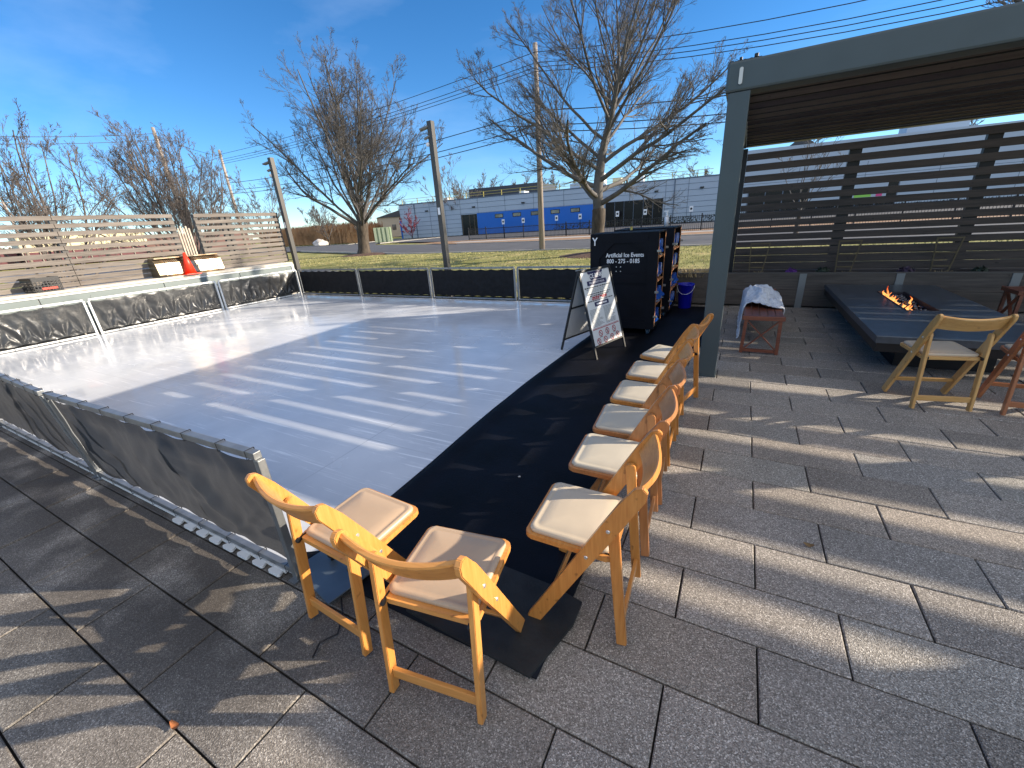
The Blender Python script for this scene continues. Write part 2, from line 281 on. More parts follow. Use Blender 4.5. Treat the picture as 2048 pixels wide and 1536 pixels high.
# ------------------------------------------------------------------ mesh helpers
class MB:
    def __init__(s): s.bm = bmesh.new()
    def box(s, c, d, rot=None, bev=0):
        m = Matrix.Translation(c) @ (rot.to_4x4() if rot else Matrix.Identity(4)) @ Matrix.Diagonal((*d, 1))
        r = bmesh.ops.create_cube(s.bm, size=1, matrix=m)
        if bev:
            es = list({e for v in r['verts'] for e in v.link_edges})
            bmesh.ops.bevel(s.bm, geom=es, offset=bev, segments=2, affect='EDGES', profile=.6)
        return s
    def bb(s, x0, x1, y0, y1, z0, z1, bev=0): return s.box(((x0+x1)/2, (y0+y1)/2, (z0+z1)/2), (abs(x1-x0), abs(y1-y0), abs(z1-z0)), bev=bev)
    def bar(s, a, b, w, h, up=(0, 0, 1), bev=0):
        a, b = Vector(a), Vector(b); z = (b-a); L = z.length; z.normalize(); u = Vector(up); x = u.cross(z)
        if x.length < 1e-4: x = Vector((1, 0, 0)).cross(z)
        x.normalize(); y = z.cross(x)
        return s.box((a+b)/2, (w, h, L), Matrix((x, y, z)).transposed(), bev)
    def cyl(s, a, b, r, r2=None, n=10, cap=True):
        a, b = Vector(a), Vector(b); z = b-a; L = z.length
        q = z.to_track_quat('Z', 'Y').to_matrix().to_4x4()
        bmesh.ops.create_cone(s.bm, cap_ends=cap, segments=n, radius1=r, radius2=r if r2 is None else r2, depth=L, matrix=Matrix.Translation((a+b)/2) @ q)
        return s
    def tube(s, pts, r, n=6):
        pts = [Vector(p) for p in pts]; rings = []
        for i, p in enumerate(pts):
            d = (pts[min(i+1, len(pts)-1)] - pts[max(i-1, 0)]).normalized()
            x = d.cross(Vector((0, 0, 1))); x = x.normalized() if x.length > 1e-3 else Vector((1, 0, 0)); y = d.cross(x)
            rings.append([s.bm.verts.new(p + (x*cos(2*pi*k/n) + y*sin(2*pi*k/n))*r) for k in range(n)])
        for A, B in zip(rings, rings[1:]):
            for k in range(n): s.bm.faces.new((A[k], A[(k+1) % n], B[(k+1) % n], B[k]))
        s.bm.faces.new(rings[0]); s.bm.faces.new(rings[-1][::-1]); return s
    def sph(s, c, r, sc=(1, 1, 1), n=10):
        bmesh.ops.create_uvsphere(s.bm, u_segments=n, v_segments=max(4, n//2+1), radius=r, matrix=Matrix.Translation(c) @ Matrix.Diagonal((*sc, 1))); return s
    def prism(s, poly, z0, z1, mtx=None):
        """poly in local xy, extruded z0..z1, placed by mtx"""
        mtx = mtx or Matrix.Identity(4)
        A = [s.bm.verts.new(mtx @ Vector((x, y, z0))) for x, y in poly]; B = [s.bm.verts.new(mtx @ Vector((x, y, z1))) for x, y in poly]
        n = len(poly); s.bm.faces.new(A[::-1]); s.bm.faces.new(B)
        for k in range(n): s.bm.faces.new((A[k], A[(k+1) % n], B[(k+1) % n], B[k]))
        return s
    def grid(s, nu, nv, f):
        V = [[s.bm.verts.new(f(i/nu, j/nv)) for j in range(nv+1)] for i in range(nu+1)]
        for i in range(nu):
            for j in range(nv): s.bm.faces.new((V[i][j], V[i+1][j], V[i+1][j+1], V[i][j+1]))
        return s
    def build(s, name, m, parent=None, smooth=False, **kw):
        bmesh.ops.recalc_face_normals(s.bm, faces=s.bm.faces)
        me = bpy.data.meshes.new(name); s.bm.to_mesh(me); s.bm.free()
        if smooth:
            for p in me.polygons: p.use_smooth = True
        ms = m if isinstance(m, (list, tuple)) else [m]
        for x in ms: me.materials.append(x)
        o = bpy.data.objects.new(name, me); COL.objects.link(o)
        if parent: o.parent = parent
        for k, v in kw.items(): o[k] = v
        return o

def empty(name, label, cat, loc=(0, 0, 0), rz=0, group=None):
    o = bpy.data.objects.new(name, None); COL.objects.link(o); o.location = loc; o.rotation_euler = (0, 0, rz)
    o.empty_display_size = .1; o['label'] = label; o['category'] = cat
    if group: o['group'] = group
    return o
def tag(o, label, cat, group=None):
    o['label'] = label; o['category'] = cat
    if group: o['group'] = group
    return o
def structure(o): o['kind'] = 'structure'; return o
def copy_tree(o, parent=None):
    c = o.copy(); COL.objects.link(c)
    if parent: c.parent = parent
    for ch in list(o.children): copy_tree(ch, c)
    return c
def text_mesh(name, s, size, m, mtx, parent=None, bold=0.0, align='CENTER', depth=.001):
    cu = bpy.data.curves.new(name, 'FONT'); cu.body = s; cu.size = size; cu.align_x = align; cu.align_y = 'CENTER'; cu.extrude = depth; cu.offset = bold
    t = bpy.data.objects.new(name+'_src', cu); COL.objects.link(t)
    bpy.context.view_layer.update()
    me = bpy.data.meshes.new_from_object(t.evaluated_get(bpy.context.evaluated_depsgraph_get()))
    bpy.data.objects.remove(t); bpy.data.curves.remove(cu)
    me.transform(mtx); me.materials.clear(); me.materials.append(m); me.name = name
    o = bpy.data.objects.new(name, me); COL.objects.link(o)
    if parent: o.parent = parent
    return o
rnd = random.Random(7)

# ------------------------------------------------------------------ ground, patio, roads
def sheet(name, poly, z, m):
    b = MB(); vs = [b.bm.verts.new((x, y, z)) for x, y in poly]; b.bm.faces.new(vs); return structure(b.build(name, m))
sheet('ground', [(-700, -300), (700, -300), (700, 900), (-700, 900)], -.14, grass_mat())
MATS['lawn_turf'] = bpy.data.materials['lawn_turf']
sheet('lawn', [(-60, 8.6), (45, 8.6), (45, 23.2), (-27, 23.6), (-60, 32)], -.012, MATS['lawn_turf'])
sheet('path', [(-60, 9.0), (-5, 9.0), (-5, 10.6), (-12.4, 12.9), (-21.6, 15.0), (-60, 22)], -.006, mat('path_paving', (.17, .165, .16), .85, var=.15, vscale=2))
sheet('road', [(60, 22.2), (60, 31.8), (-12, 32.0), (-24, 34.0), (-42, 41.5), (-46, 46), (-44, 60), (-56, 61), (-53, 47), (-110, 52), (-110, 42), (-45, 33), (-21, 23.6), (-7, 22.9)], -.006, ASPH)
sheet('parking_lot', [(60, 41.2), (60, 66), (5, 66), (-45, 61.5), (-44, 46.2), (-30, 41.0)], -.005, ASPH2)
b = MB()
for p, q in (((60, 22.0), (-7, 22.75)), ((-7, 22.75), (-21, 23.45)), ((-21, 23.45), (-45, 32.8)), ((60, 32.0), (-12, 32.2)), ((-12, 32.2), (-24, 34.2)), ((-56.4, 61), (-53.4, 47.2)), ((-53.4, 47.2), (-110, 52.2)), ((-43.8, 60), (-45.6, 46)), ((60, 41), (-30, 41))):
    b.bar((*p, -.01), (*q, -.01), .16, .12)
structure(b.build('road_kerb', CONC))
sheet('verge', [(60, 32.1), (60, 41.0), (-30, 41.0), (-33, 38.5), (-24, 34.3), (-12, 32.3)], .02, LEAFM)
sheet('pavement', [(60, 36), (60, 38), (-26, 38), (-26, 36)], .026, CONC)

# pavers: a running bond of separate slabs on a dark bed
structure(MB().bb(-14, 7.5, -4, 8.2, -.10, -.022).build('paver_bed', mat('joint_sand', (.018, .016, .014), .95)))
PW, PH, PX0, PY0 = .6155, .3044, .248, 1.7247
b = MB(); tint = b.bm.loops.layers.color.new('tint')
for k in range(-18, 22):
    y0 = PY0 + k*PH; off = 0 if k % 2 == 0 else PW/2
    for i in range(-24, 12):
        x0 = PX0 + off + i*PW
        if x0 > 7 or x0 < -13.5 or (x0 < -2.6 and y0 > .9 and x0 > -11.3): continue
        g = .0035; zz = rnd.uniform(-.0022, .0008)
        tx, ty = rnd.uniform(-.0015, .0015), rnd.uniform(-.0015, .0015)
        X0, X1, Y0, Y1 = x0+g, x0+PW-g, y0+g, y0+PH-g; e = .0045
        top = [b.bm.verts.new((x, y, zz + tx*sx + ty*sy)) for x, y, sx, sy in ((X0+e, Y0+e, -1, -1), (X1-e, Y0+e, 1, -1), (X1-e, Y1-e, 1, 1), (X0+e, Y1-e, -1, 1))]
        mid = [b.bm.verts.new((x, y, zz-.004)) for x, y in ((X0, Y0), (X1, Y0), (X1, Y1), (X0, Y1))]
        low = [b.bm.verts.new((x, y, -.03)) for x, y in ((X0, Y0), (X1, Y0), (X1, Y1), (X0, Y1))]
        v = rnd.uniform(.87, 1.10); w = rnd.uniform(-.018, .018)
        fs = [b.bm.faces.new(top)]
        for A, B in ((mid, top), (low, mid)):
            for q in range(4): fs.append(b.bm.faces.new((A[q], A[(q+1) % 4], B[(q+1) % 4], B[q])))
        for f in fs:
            for lp in f.loops: lp[tint] = (v+w, v, v-w, 1)
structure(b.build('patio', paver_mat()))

# ------------------------------------------------------------------ rink ice and mat
ZI = .028
edge = [(-1.80, .86), (-1.805, 1.5), (-1.815, 2.0), (-1.838, 2.5), (-1.85, 3.0), (-1.846, 3.6), (-1.828, 4.2), (-1.803, 4.9), (-1.775, 5.6), (-1.76, 6.6), (-1.75, 7.96)]
b = MB(); poly = [(-11.40, .86)] + edge + [(-11.40, 7.96)]
b.prism(poly, .004, ZI)
structure(b.build('ice_rink', ice_mat()))
b = MB()   # jigsaw tabs along the near edge of the rink panels
x = -2.95
while x < -1.92:
    b.prism([(x-.034, .848), (x-.046, .825), (x-.046, .818), (x-.036, .811), (x+.036, .811), (x+.046, .818), (x+.046, .825), (x+.034, .848)], .005, ZI-.008); x += .142
b.bb(-6.5, -1.9, .845, .862, .006, ZI-.006)
structure(b.build('ice_rink_edge', mat('edge_white', (.66, .67, .66), .5)))

def mat_edge(y):
    for (x0, y0), (x1, y1) in zip(edge, edge[1:]):
        if y0 <= y <= y1: return x0 + (x1-x0)*(y-y0)/(y1-y0)
    return edge[0][0] if y < edge[0][1] else edge[-1][0]
b = MB()
def matf(u, v):
    y = .915 + v*7.1; xl = mat_edge(y) - .006 if y > 1.0 else -1.9
    xr = -.52 + (.03*sin(y*1.3)) if y < 5.2 else -.52 + min(1, (y-5.2)/.5)*.34
    x = xl + (xr-xl)*u
    z = ZI + .005 + .004*noise.noise((x*1.7, y*1.7, 0)) if u < .06 else .012 + (ZI-.008)*max(0, 1-(u-.06)*20) + .004*abs(noise.noise((x*2.2, y*1.4, 3)))
    return (x, y, max(z, .008))
b.grid(26, 120, matf)
o = b.build('floor_mat', RUBBER, smooth=True); tag(o, 'long black rubber mat running beside the white ice under the row of chairs', 'mat')
sm = o.modifiers.new('s', 'SOLIDIFY'); sm.thickness = .006; sm.offset = -1
b = MB(); b.prism([(-1.15, .93), (-.515, .905), (-.44, 1.18), (-.44, 1.30), (-.60, 1.33), (-1.2, 1.35)], .018, .032)
o = b.build('rubber_tile', mat('worn_rubber', (.011, .012, .012), .7, var=.5, vscale=9, bump=.3, bscale=70)); tag(o, 'worn black rubber tile lying under the front chair at the mat end', 'mat')

# ------------------------------------------------------------------ rink fence panels
def fence_panel(p0, p1, label, fmat, frm, seed, H=.75, tube=.036, lean=(0, 0), amp=.02, side=1, group=None, post_m=None, ngrid=(72, 18), ties=7, folds='diag'):
    p0, p1 = Vector((*p0, 0)), Vector((*p1, 0)); d = (p1-p0); L = d.length; rz = atan2(d.y, d.x)
    root = empty('fence_panel', label, 'fence panel', p0, rz, group)
    t = tube; lx, ly = lean   # lean of left and right ends along local y at the top
    def P(u, z): return Vector((u*L, (lx + (ly-lx)*u)*(z/H), z))
    fr = MB()
    zb, zt = .055, H - t/2
    fr.bar(P(0, zt)+Vector((t/2, 0, 0)), P(1, zt)-Vector((t/2, 0, 0)), t, t, bev=.003)
    fr.bar(P(0, zb)+Vector((t, 0, 0)), P(1, zb)-Vector((t, 0, 0)), t*.9, t*.9, bev=.003)
    fr.build('rail_frame', frm, root)
    for u in (0, 1):
        ps = MB(); off = Vector((t/2 if u == 0 else -t/2, 0, 0))
        ps.bar(P(u, .005)+off, P(u, zt-t/2-.001)+off, t, t, up=(0, 1, 0), bev=.003)
        ps.box(P(u, .004)+off, (t*1.5, t*2.2, .008))
        ps.build('post', post_m or frm, root)
    rr = random.Random(seed)
    ph = [(rr.uniform(0, L), rr.uniform(.5, 1.5)*(-1 if rr.random() < .3 else 1), rr.uniform(.025, .08), rr.uniform(.3, 1.2)) for _ in range(int(L*4))]
    nt = ties
    def fab(u, v):
        x = t*1.2 + u*(L-2.4*t); 
        # the hem sags between the ties
        s = abs(sin(u*nt*pi)); z0, z1 = .095 + .018*s*rr_s, zt - t/2 - .012 - .022*s
        z = z0 + (z1-z0)*v
        e = min(1, 6*min(u, 1-u)+.1); w = sin(pi*min(1, max(0, v)))**.5
        q = 0
        for (c, sl, wd, am) in ph:
            if folds == 'diag': dd = x - c + sl*(v-.5)*.5
            else: dd = x - c + sl*.25*(v**1.5)
            q += am*math.exp(-(dd/wd)**2)
        if folds == 'tarp':   # creases fanning up from the lower ties
            k = u*nt; fu = (k-math.floor(k)-.5)*L/nt
            ang = atan2(v*(z1-z0)+.03, fu+1e-6)
            q += 1.5*max(0, 1-v)**1.4*sin(ang*9 + 3*noise.noise((x*2, seed, 0)))*min(1, v*6+.15)
        q += 1.4*noise.noise((x*1.3, z*2.2, seed)) + .8*noise.noise((x*4, z*3, seed+9)) + .35*noise.noise((x*11, z*9, seed+5))
        p = P(x/L, z); p.y += side*amp*q*e*(.25+.75*w) - side*.004
        return p
    rr_s = 1
    fb = MB(); fb.grid(ngrid[0], ngrid[1], fab); fo = fb.build('screen_fabric', fmat, root, smooth=True)
    for k in range(nt+1):
        u = min(max(k/nt, .03), .97)
        for z, zz in ((zt, 1), (zb, 0)):
            tb = MB(); c = P(u, z); h = t*.62; r0 = .0026
            pts = [c+Vector((0, h, h)), c+Vector((0, -h, h)), c+Vector((.003, -h, -h)), c+Vector((0, h, -h)), c+Vector((0, h, h*.9))]
            tb.tube(pts, r0, 4)
            if rr.random() < .14 and zz: tb.tube([c+Vector((0, -h*.3, h)), c+Vector((-.01, -h, h+.03)), c+Vector((-.03, -h*1.2, h+.06))], r0*.8, 4)
            tb.build('zip_tie', BLACKP, root)
    return root
YN = .86
fence_panel((-4.17, YN), (-1.80, YN), 'near rink fence panel ending beside the front left chair, wrinkled black mesh', FABRIC, STEEL, 3, lean=(-.07, .0), amp=.036, side=-1, ties=8, ngrid=(150, 34))
fence_panel((-6.58, YN-.0), (-4.21, YN), 'near rink fence panel at the left picture edge, folded black mesh on steel tube', FABRIC, STEEL, 5, lean=(-.02, -.075), amp=.024, side=-1, ties=8, ngrid=(120, 26))
fence_panel((-8.99, YN), (-6.62, YN), 'near rink fence panel outside the left edge of view', FABRIC, STEEL, 6, amp=.02, side=-1)
XL = -11.42
ly = [.88, 3.29, 5.78, 8.02]
for i, lab in enumerate(('left rink fence panel below the black milk crate, creased shiny vinyl', 'left rink fence panel below the orange cone, creased shiny vinyl', 'left rink fence panel in the far corner, vinyl with a lamp post shadow')):
    fence_panel((XL, ly[i+1]-.02), (XL, ly[i]+.02), lab, TARP, WHITEM, 20+i, amp=.016, side=1, ties=8, folds='tarp', ngrid=(130, 26))
fx = [-11.36, -8.92, -6.50, -4.17, -1.85]
for i, lab in enumerate(('far rink fence panel at the left corner, dark mesh', 'far rink fence panel below the trimmed round tree, dark mesh', 'far rink fence panel in front of the taller lamp post, dark mesh', 'far rink fence panel behind the sign board, dark mesh')):
    fence_panel((fx[i]+.02, 8.0), (fx[i+1]-.02, 8.0), lab, DARKFAB, STEEL, 40+i, amp=.010, side=-1, ties=8, ngrid=(60, 12))
# steel foot plate with a knob at the open end of the near fence
pl = empty('foot_plate', 'blue grey steel foot plate with a black knob at the fence end', 'base plate', (-1.655, .955, 0), radians(-12))
MB().box((0, 0, .034), (.36, .25, .008), bev=.002).build('plate', GREYPL, pl)
k = MB(); k.cyl((-.07, .03, .038), (-.07, .03, .066), .009); k.sph((-.07, .03, .072), .020); k.build('knob', BLACKP, pl, smooth=True)
tag(MB().tube([(-1.50, .86, .012), (-1.42, .80, .012), (-1.36, .72, .012), (-1.40, .66, .012), (-1.37, .60, .012)], .004, 5).build('cable', WIREM), 'thin black cable end lying on the pavers between the two front chairs', 'cable')

# ------------------------------------------------------------------ folding chairs
PAL = {
 'honey': ((.50, .195, .038), (.66, .31, .082)),
 'amber': ((.42, .155, .030), (.58, .26, .065)),
 'red':   ((.33, .135, .045), (.46, .205, .075)),
 'pale':  ((.44, .225, .065), (.60, .36, .13)),
 'brick': ((.30, .105, .04), (.42, .165, .07)),
}
CUSH = {'tan': (.43, .31, .205), 'ivory': (.45, .40, .31), 'cream': (.47, .39, .285)}
def chair(pal, cush, name='folding_chair'):
    root = empty(name, 'x', 'chair')
    c1, c2 = PAL[pal]; WZ = wood('chair_%s_long' % pal, c1, c2, 2, .33); WX = wood('chair_%s_cross' % pal, c1, c2, 0, .33); WYm = wood('chair_%s_depth' % pal, c1, c2, 1, .33)
    CM = mat('cushion_%s' % cush, CUSH[cush], .38, var=.05, vscale=5, bump=.12, bscale=9, spec=.45)
    def railp(z): return .195 - .435*z/.79
    for sx in (-1, 1):                                        # long rails: front foot to backrest top
        x = sx*.2105
        a, b_ = Vector((x, .195, 0)), Vector((x, -.24, .79)); d = (b_-a).normalized(); nrm = Vector((0, d.z, -d.y))
        w = .0285; m = MB(); pr = []
        prof = [(-.0, -w), (0.0, w*.75), (.02, w), (.40, w*1.02), (.66, w*1.12), (.80, w*1.1), (.885, w*.8), (.905, w*.15), (.90, -w*.6), (.87, -w*1.05), (.66, -w*1.1), (.40, -w), (.02, -w)]
        L = (b_-a).length
        pts = []
        for t_, n_ in prof: pts.append((t_/.905*L*1.0, n_))
        mt = Matrix((Vector((d.x, nrm.x, 1, a.x)), Vector((d.y, nrm.y, 0, a.y)), Vector((d.z, nrm.z, 0, a.z)), Vector((0, 0, 0, 1))))
        pts[0] = (.010, -w)
        m.prism(pts, -.011, .011, mt)
        bmesh.ops.bevel(m.bm, geom=[e for e in m.bm.edges], offset=.003, segments=2, affect='EDGES')
        for v in m.bm.verts: v.co.z = max(v.co.z, 0)
        m.build('side_rail', WZ, root)
        # shorter rear legs, rounded at the top, bolted inside the rails
        x2 = sx*.183; a2, b2 = Vector((x2, -.188, 0)), Vector((x2, -.135, .615)); d2 = (b2-a2).normalized(); n2 = Vector((0, d2.z, -d2.y)); L2 = (b2-a2).length
        p2 = [(0.004, -.020), (0, .020), (L2-.01, .021)] + [(L2-.01+.021*sin(q), .021*cos(q)) for q in (.5, 1.0, 1.57, 2.1, 2.6)] + [(L2-.01, -.021)]
        mt2 = Matrix((Vector((d2.x, n2.x, 1, a2.x)), Vector((d2.y, n2.y, 0, a2.y)), Vector((d2.z, n2.z, 0, a2.z)), Vector((0, 0, 0, 1))))
        m = MB(); m.prism(p2, -.0105, .0105, mt2); bmesh.ops.bevel(m.bm, geom=[e for e in m.bm.edges], offset=.0025, segments=2, affect='EDGES')
        for v in m.bm.verts: v.co.z = max(v.co.z, 0)
        m.build('rear_leg', WZ, root)
        m = MB()
        for z in (.585, .44): m.cyl((sx*.2205, railp(z), z), (sx*.2245, railp(z), z), .0085, .006, 12)
        m.build('rivet', RIVET, root, smooth=False)
        m = MB(); m.bar((sx*.168, -.150, .425), (sx*.168, -.02, .437), .004, .018); m.cyl((sx*.171, -.158, .425), (sx*.163, -.158, .425), .012); m.build('hinge_bracket', BLKMET, root)
    # seat frame: rounded tray of wood, slightly sloping back
    def rrect(x0, x1, y0, y1, r, n=5):
        P = []
        for cx, cy, a0 in ((x1-r, y1-r, 0), (x0+r, y1-r, pi/2), (x0+r, y0+r, pi), (x1-r, y0+r, 1.5*pi)):
            for k in range(n+1): a = a0 + pi/2*k/n; P.append((cx+r*cos(a), cy+r*sin(a)))
        return P
    tilt = Matrix.Translation((0, .22, .450)) @ Matrix.Rotation(radians(2.6), 4, 'X') @ Matrix.Translation((0, -.22, 0))
    m = MB(); m.prism(rrect(-.187, .187, -.145, .22, .03), -.026, -.002, tilt); bmesh.ops.bevel(m.bm, geom=[e for e in m.bm.edges if abs(e.verts[0].co.z-e.verts[1].co.z) < .02], offset=.003, segments=2, affect='EDGES')
    m.build('seat_frame', WX, root)
    m = MB(); rings = []
    for ins, z in ((.016, -.003), (.013, .006), (.015, .013), (.022, .0175), (.030, .0190), (.037, .0150), (.046, .0195), (.09, .0235), (.14, .0250)):
        P = rrect(-.187+ins, .187-ins, -.14+ins, .22-ins, max(.012, .034-ins*.3))
        rings.append([m.bm.verts.new(tilt @ Vector((x+.002*noise.noise((x*20, y*20, 1)), y, z + .0012*noise.noise((x*14, y*14, 2))))) for x, y in P])
    for A, B in zip(rings, rings[1:]):
        for q in range(len(A)): m.bm.faces.new((A[q], A[(q+1) % len(A)], B[(q+1) % len(A)], B[q]))
    m.bm.faces.new(rings[-1]); m.build('seat_cushion', CM, root, smooth=True)
    # curved back board
    d = Vector((0, -.435, .79)).normalized(); nb = Vector((0, -d.z, d.y))   # nb points back
    cz = .722; cy = railp(cz); hh = .060; th = .0105
    m = MB(); N = 22; cols = []
    for i in range(N+1):
        u = -1 + 2*i/N; x = u*.1985; bow = .042*(1-u*u); c = Vector((x, cy, cz)) + nb*(bow-.004)
        h1, h0 = hh, hh*(1-.12*(1-u*u))
        tn = Vector((1, 0, 0)) * 1
        q = [c + d*h1 + nb*th*.55, c + d*(h1-.006) + nb*th, c - d*(h0-.006) + nb*th, c - d*h0 + nb*th*.5, c - d*h0 - nb*th*.5, c - d*(h0-.006) - nb*th, c + d*(h1-.006) - nb*th, c + d*h1 - nb*th*.55]
        cols.append([m.bm.verts.new(p) for p in q])
    for A, B in zip(cols, cols[1:]):
        for q in range(8): m.bm.faces.new((A[q], A[(q+1) % 8], B[(q+1) % 8], B[q]))
    m.bm.faces.new(cols[0]); m.bm.faces.new(cols[-1][::-1]); o = m.build('backrest', WX, root, smooth=False)
    # stretchers
    m = MB(); z = .085; y = -.188+.053*z/.615; m.box((0, y, z+.01), (.345, .016, .045), bev=.003); m.build('rear_stretcher', WX, root)
    m = MB(); z = .15; m.box((0, railp(z), z), (.399, .016, .036), Matrix.Rotation(radians(29), 3, 'X'), bev=.003); m.build('front_stretcher', WX, root)
    m = MB(); m.box((0, -.115, .418), (.344, .018, .022), bev=.002); m.build('seat_batten', WX, root)
    return root
protos = {}
def place_chair(x, y, a, pal, cush, label, group):
    key = (pal, cush)
    if key not in protos: protos[key] = chair(pal, cush); o = protos[key]
    else: o = copy_tree(protos[key])
    o.location = (x, y, .002 if y < .9 and x > -1.6 else .012); o.rotation_euler = (0, 0, a); o['label'] = label; o['group'] = group
    return o
G1 = 'folding chairs around the end of the mat'; G2 = 'folding chairs by the fire table'
place_chair(-1.342, .912, -.059, 'honey', 'tan', 'light wooden folding chair nearest the fence end and foot plate', G1)
place_chair(-.821, .872, .154, 'honey', 'tan', 'light wooden folding chair in the foreground facing the mat, tan seat', G1)
place_chair(-.433, 1.368, 1.621, 'amber', 'cream', 'amber folding chair in profile, nearest of the row along the mat', G1)
place_chair(-.440, 1.884, 1.622, 'red', 'ivory', 'reddish folding chair directly behind the nearest chair of the row', G1)
place_chair(-.450, 2.320, 1.640, 'red', 'ivory', 'reddish folding chair, third of the row along the mat', G1)
place_chair(-.459, 2.765, 1.590, 'amber', 'ivory', 'amber folding chair, fourth of the row along the mat', G1)
place_chair(-.462, 3.241, 1.582, 'amber', 'ivory', 'amber folding chair, second from the pergola post in the row', G1)
place_chair(-.427, 3.717, 1.326, 'amber', 'ivory', 'amber folding chair next to the pergola post, farthest of the row', G1)
place_chair(1.541, 4.398, .187, 'pale', 'cream', 'pale pine folding chair drawn up to the fire table', G2)
place_chair(2.133, 4.425, -.04, 'brick', 'cream', 'reddish brown folding chair cut by the right edge of the photo', G2)

# ------------------------------------------------------------------ pergola
def pergola(x0, x1, y0, y1, label, louvers=True, lv_pitch=.325, lv_w=.215, y_first=None, plate=True, posts=None, tilt=15, custom=None):
    root = empty('pergola', label, 'pergola', (x0, y0, 0)); W, D = x1-x0, y1-y0
    zt, zb = 2.735, 2.52
    for (px_, py_) in (posts or ((0, 0), (W, 0), (0, D), (W, D))):
        m = MB(); w = .165; cx = px_ + (w/2 if px_ == 0 else -w/2) + (.025 if px_ == 0 else -.025); cy = py_ + (w/2+.01 if py_ == 0 else -w/2-.01)
        m.box((cx, cy, zb/2+.003), (w, w, zb-.006), bev=.008)
        m.box((cx, cy, .008), (w+.012, w+.012, .012))
        m.build('post', DARKST, root)
    for a, b_, nm in (((0, .1, 0), (W, .1, 0), 'front'), ((0, D-.1, 0), (W, D-.1, 0), 'back')):
        MB().bb(0, W, a[1]-.1, a[1]+.1, zb + (.03 if nm == 'back' else 0), zt, bev=.018).build('beam', DARKST if nm == 'front' else BLKMET, root)
    for x in (.08, W-.08): MB().bb(x-.08, x+.08, .202, D-.202, zb+.003, zt-.004, bev=.012).build('beam', DARKST, root)
    y = (y_first if y_first else y0 + .3) - y0 ; i = 0; mats_ = [DARKW3, DARKW3, DARKW2, DARKW3, DARKW3, DARKW2, DARKW3, DARKW2, DARKW2]
    ys = []
    while y + lv_w < D - .2: ys.append(y); y += lv_pitch
    for y in (custom or ys):
        m = MB(); m.box((W/2, y+lv_w/2, 2.60), (W-.325, lv_w, .024), Matrix.Rotation(-radians(tilt), 3, 'X'), bev=.003); m.build('roof_slat', mats_[i % len(mats_)], root); i += 1
        if plate: MB().bb(.164, W-.164, y+lv_w/2+.5*lv_w*.966-.004, y+lv_w/2+.5*lv_w*.966+.010, 2.553, 2.572).build('slat_seam_shade', BLKMET, root)  # thin black strips paint the shadowed crevice between overlapping slats
    if plate:
        m = MB(); pts = [(.105+.014*cos(a)*1, 2.625+.0 + (.045 if sin(a) > 0 else -.045) + .014*sin(a)) for a in [k*pi/8 for k in range(16)]]
        mt = Matrix(((1, 0, 0, 0), (0, 0, 1, 0), (0, 1, 0, 0), (0, 0, 0, 1)))
        m.prism(pts, -.012, .001, mt); o = m.build('light_fitting', mat('fitting', (.55, .54, .50), .35, .3), root)
        m = MB()
        for k in range(5): m.box((.03+.045*k, .05, zt+.006), (.016, .02, .012)); 
        m.bar((.0, .05, zt+.008), (.24, .05, zt+.008), .006, .006); m.cyl((.09, .05, zt+.012), (.09, .05, zt+.03), .012, n=8); m.cyl((.2, .05, zt+.012), (.2, .05, zt+.034), .016, n=8)
        m.build('string_light', BLACKP, root)
    return root
SH = 2.56/math.tan(SUN_EL)*sin(SUN_AZ)
pg = pergola(-.265, 4.05, 4.47, 8.95, 'dark steel pergola with brown roof slats over the fire table', y_first=4.47+.21+.085, lv_w=.192)
pergola(5.0, 10.85, 3.6, 11.4, 'added steel pergola out of view on the right, casting the patio light bands', lv_w=.20, plate=False, tilt=12, custom=[.22, .42, .62, .75, 1.14, 1.56, 1.72, 2.18, 2.36, 2.76, 3.12, 3.32, 3.52, 4.02, 4.22, 4.47, 4.78, 5.09, 5.40, 5.71, 6.02, 6.33, 6.64, 6.95, 7.26])  # added out of view; slat gaps guessed to throw light bands on the patio

# slatted back screen on the planter
sc = empty('slatted_screen', 'dark horizontal slat screen at the back of the pergola above the planter', 'screen', (0, 8.6, 0))
z = 2.42; gaps = [.062, .064, .064, .052, .036, .030, .032, .021, .019, .021, .019, .004, .004, .004, .004]
bh = [.100, .100, .102, .100, .096, .096, .100, .092, .088, .094, .088, .118, .118, .118, .118]
for i in range(15):
    z0 = z - bh[i]; m = MB(); m.bb(-.07, 6.0, -.012, .012, z0, z, bev=.002); m.build('slat', DARKW, sc); z = z0 - gaps[i]
for x in (1.29, 2.77, 4.25): MB().bb(x, x+.15, .02, .10, .5, 2.42).build('screen_post', BLKMET, sc)
MB().bb(-.16, -.072, -.03, .09, .1, 2.5).build('screen_post', BLKMET, sc)

# planter box along the back
pb = empty('planter_box', 'long dark board planter with pale steel uprights behind the fire table', 'planter', (0, 8.25, 0))
m = MB()
for z0, z1 in ((.03, .29), (.294, .555)): m.bb(-1.8, 6.0, 0, .03, z0, z1, bev=.002)
m.build('front_board', PLANTW, pb)
MB().bb(-1.8, 6.0, .045, 1.2, .02, .50).build('soil', mat('soil', (.03, .022, .016), .95, var=.4, bump=1), pb)
MB().bb(-1.8, 6.0, -.004, .042, .556, .572).build('top_cap', mat('cap_dark', (.10, .09, .08), .7), pb)
for x in (-.26, .915, 2.125, 3.335, 4.55): MB().bb(x, x+.095, -.012, -.001, .0, .555).build('upright', mat('pale_upright', (.22, .23, .225), .5, .3), pb)

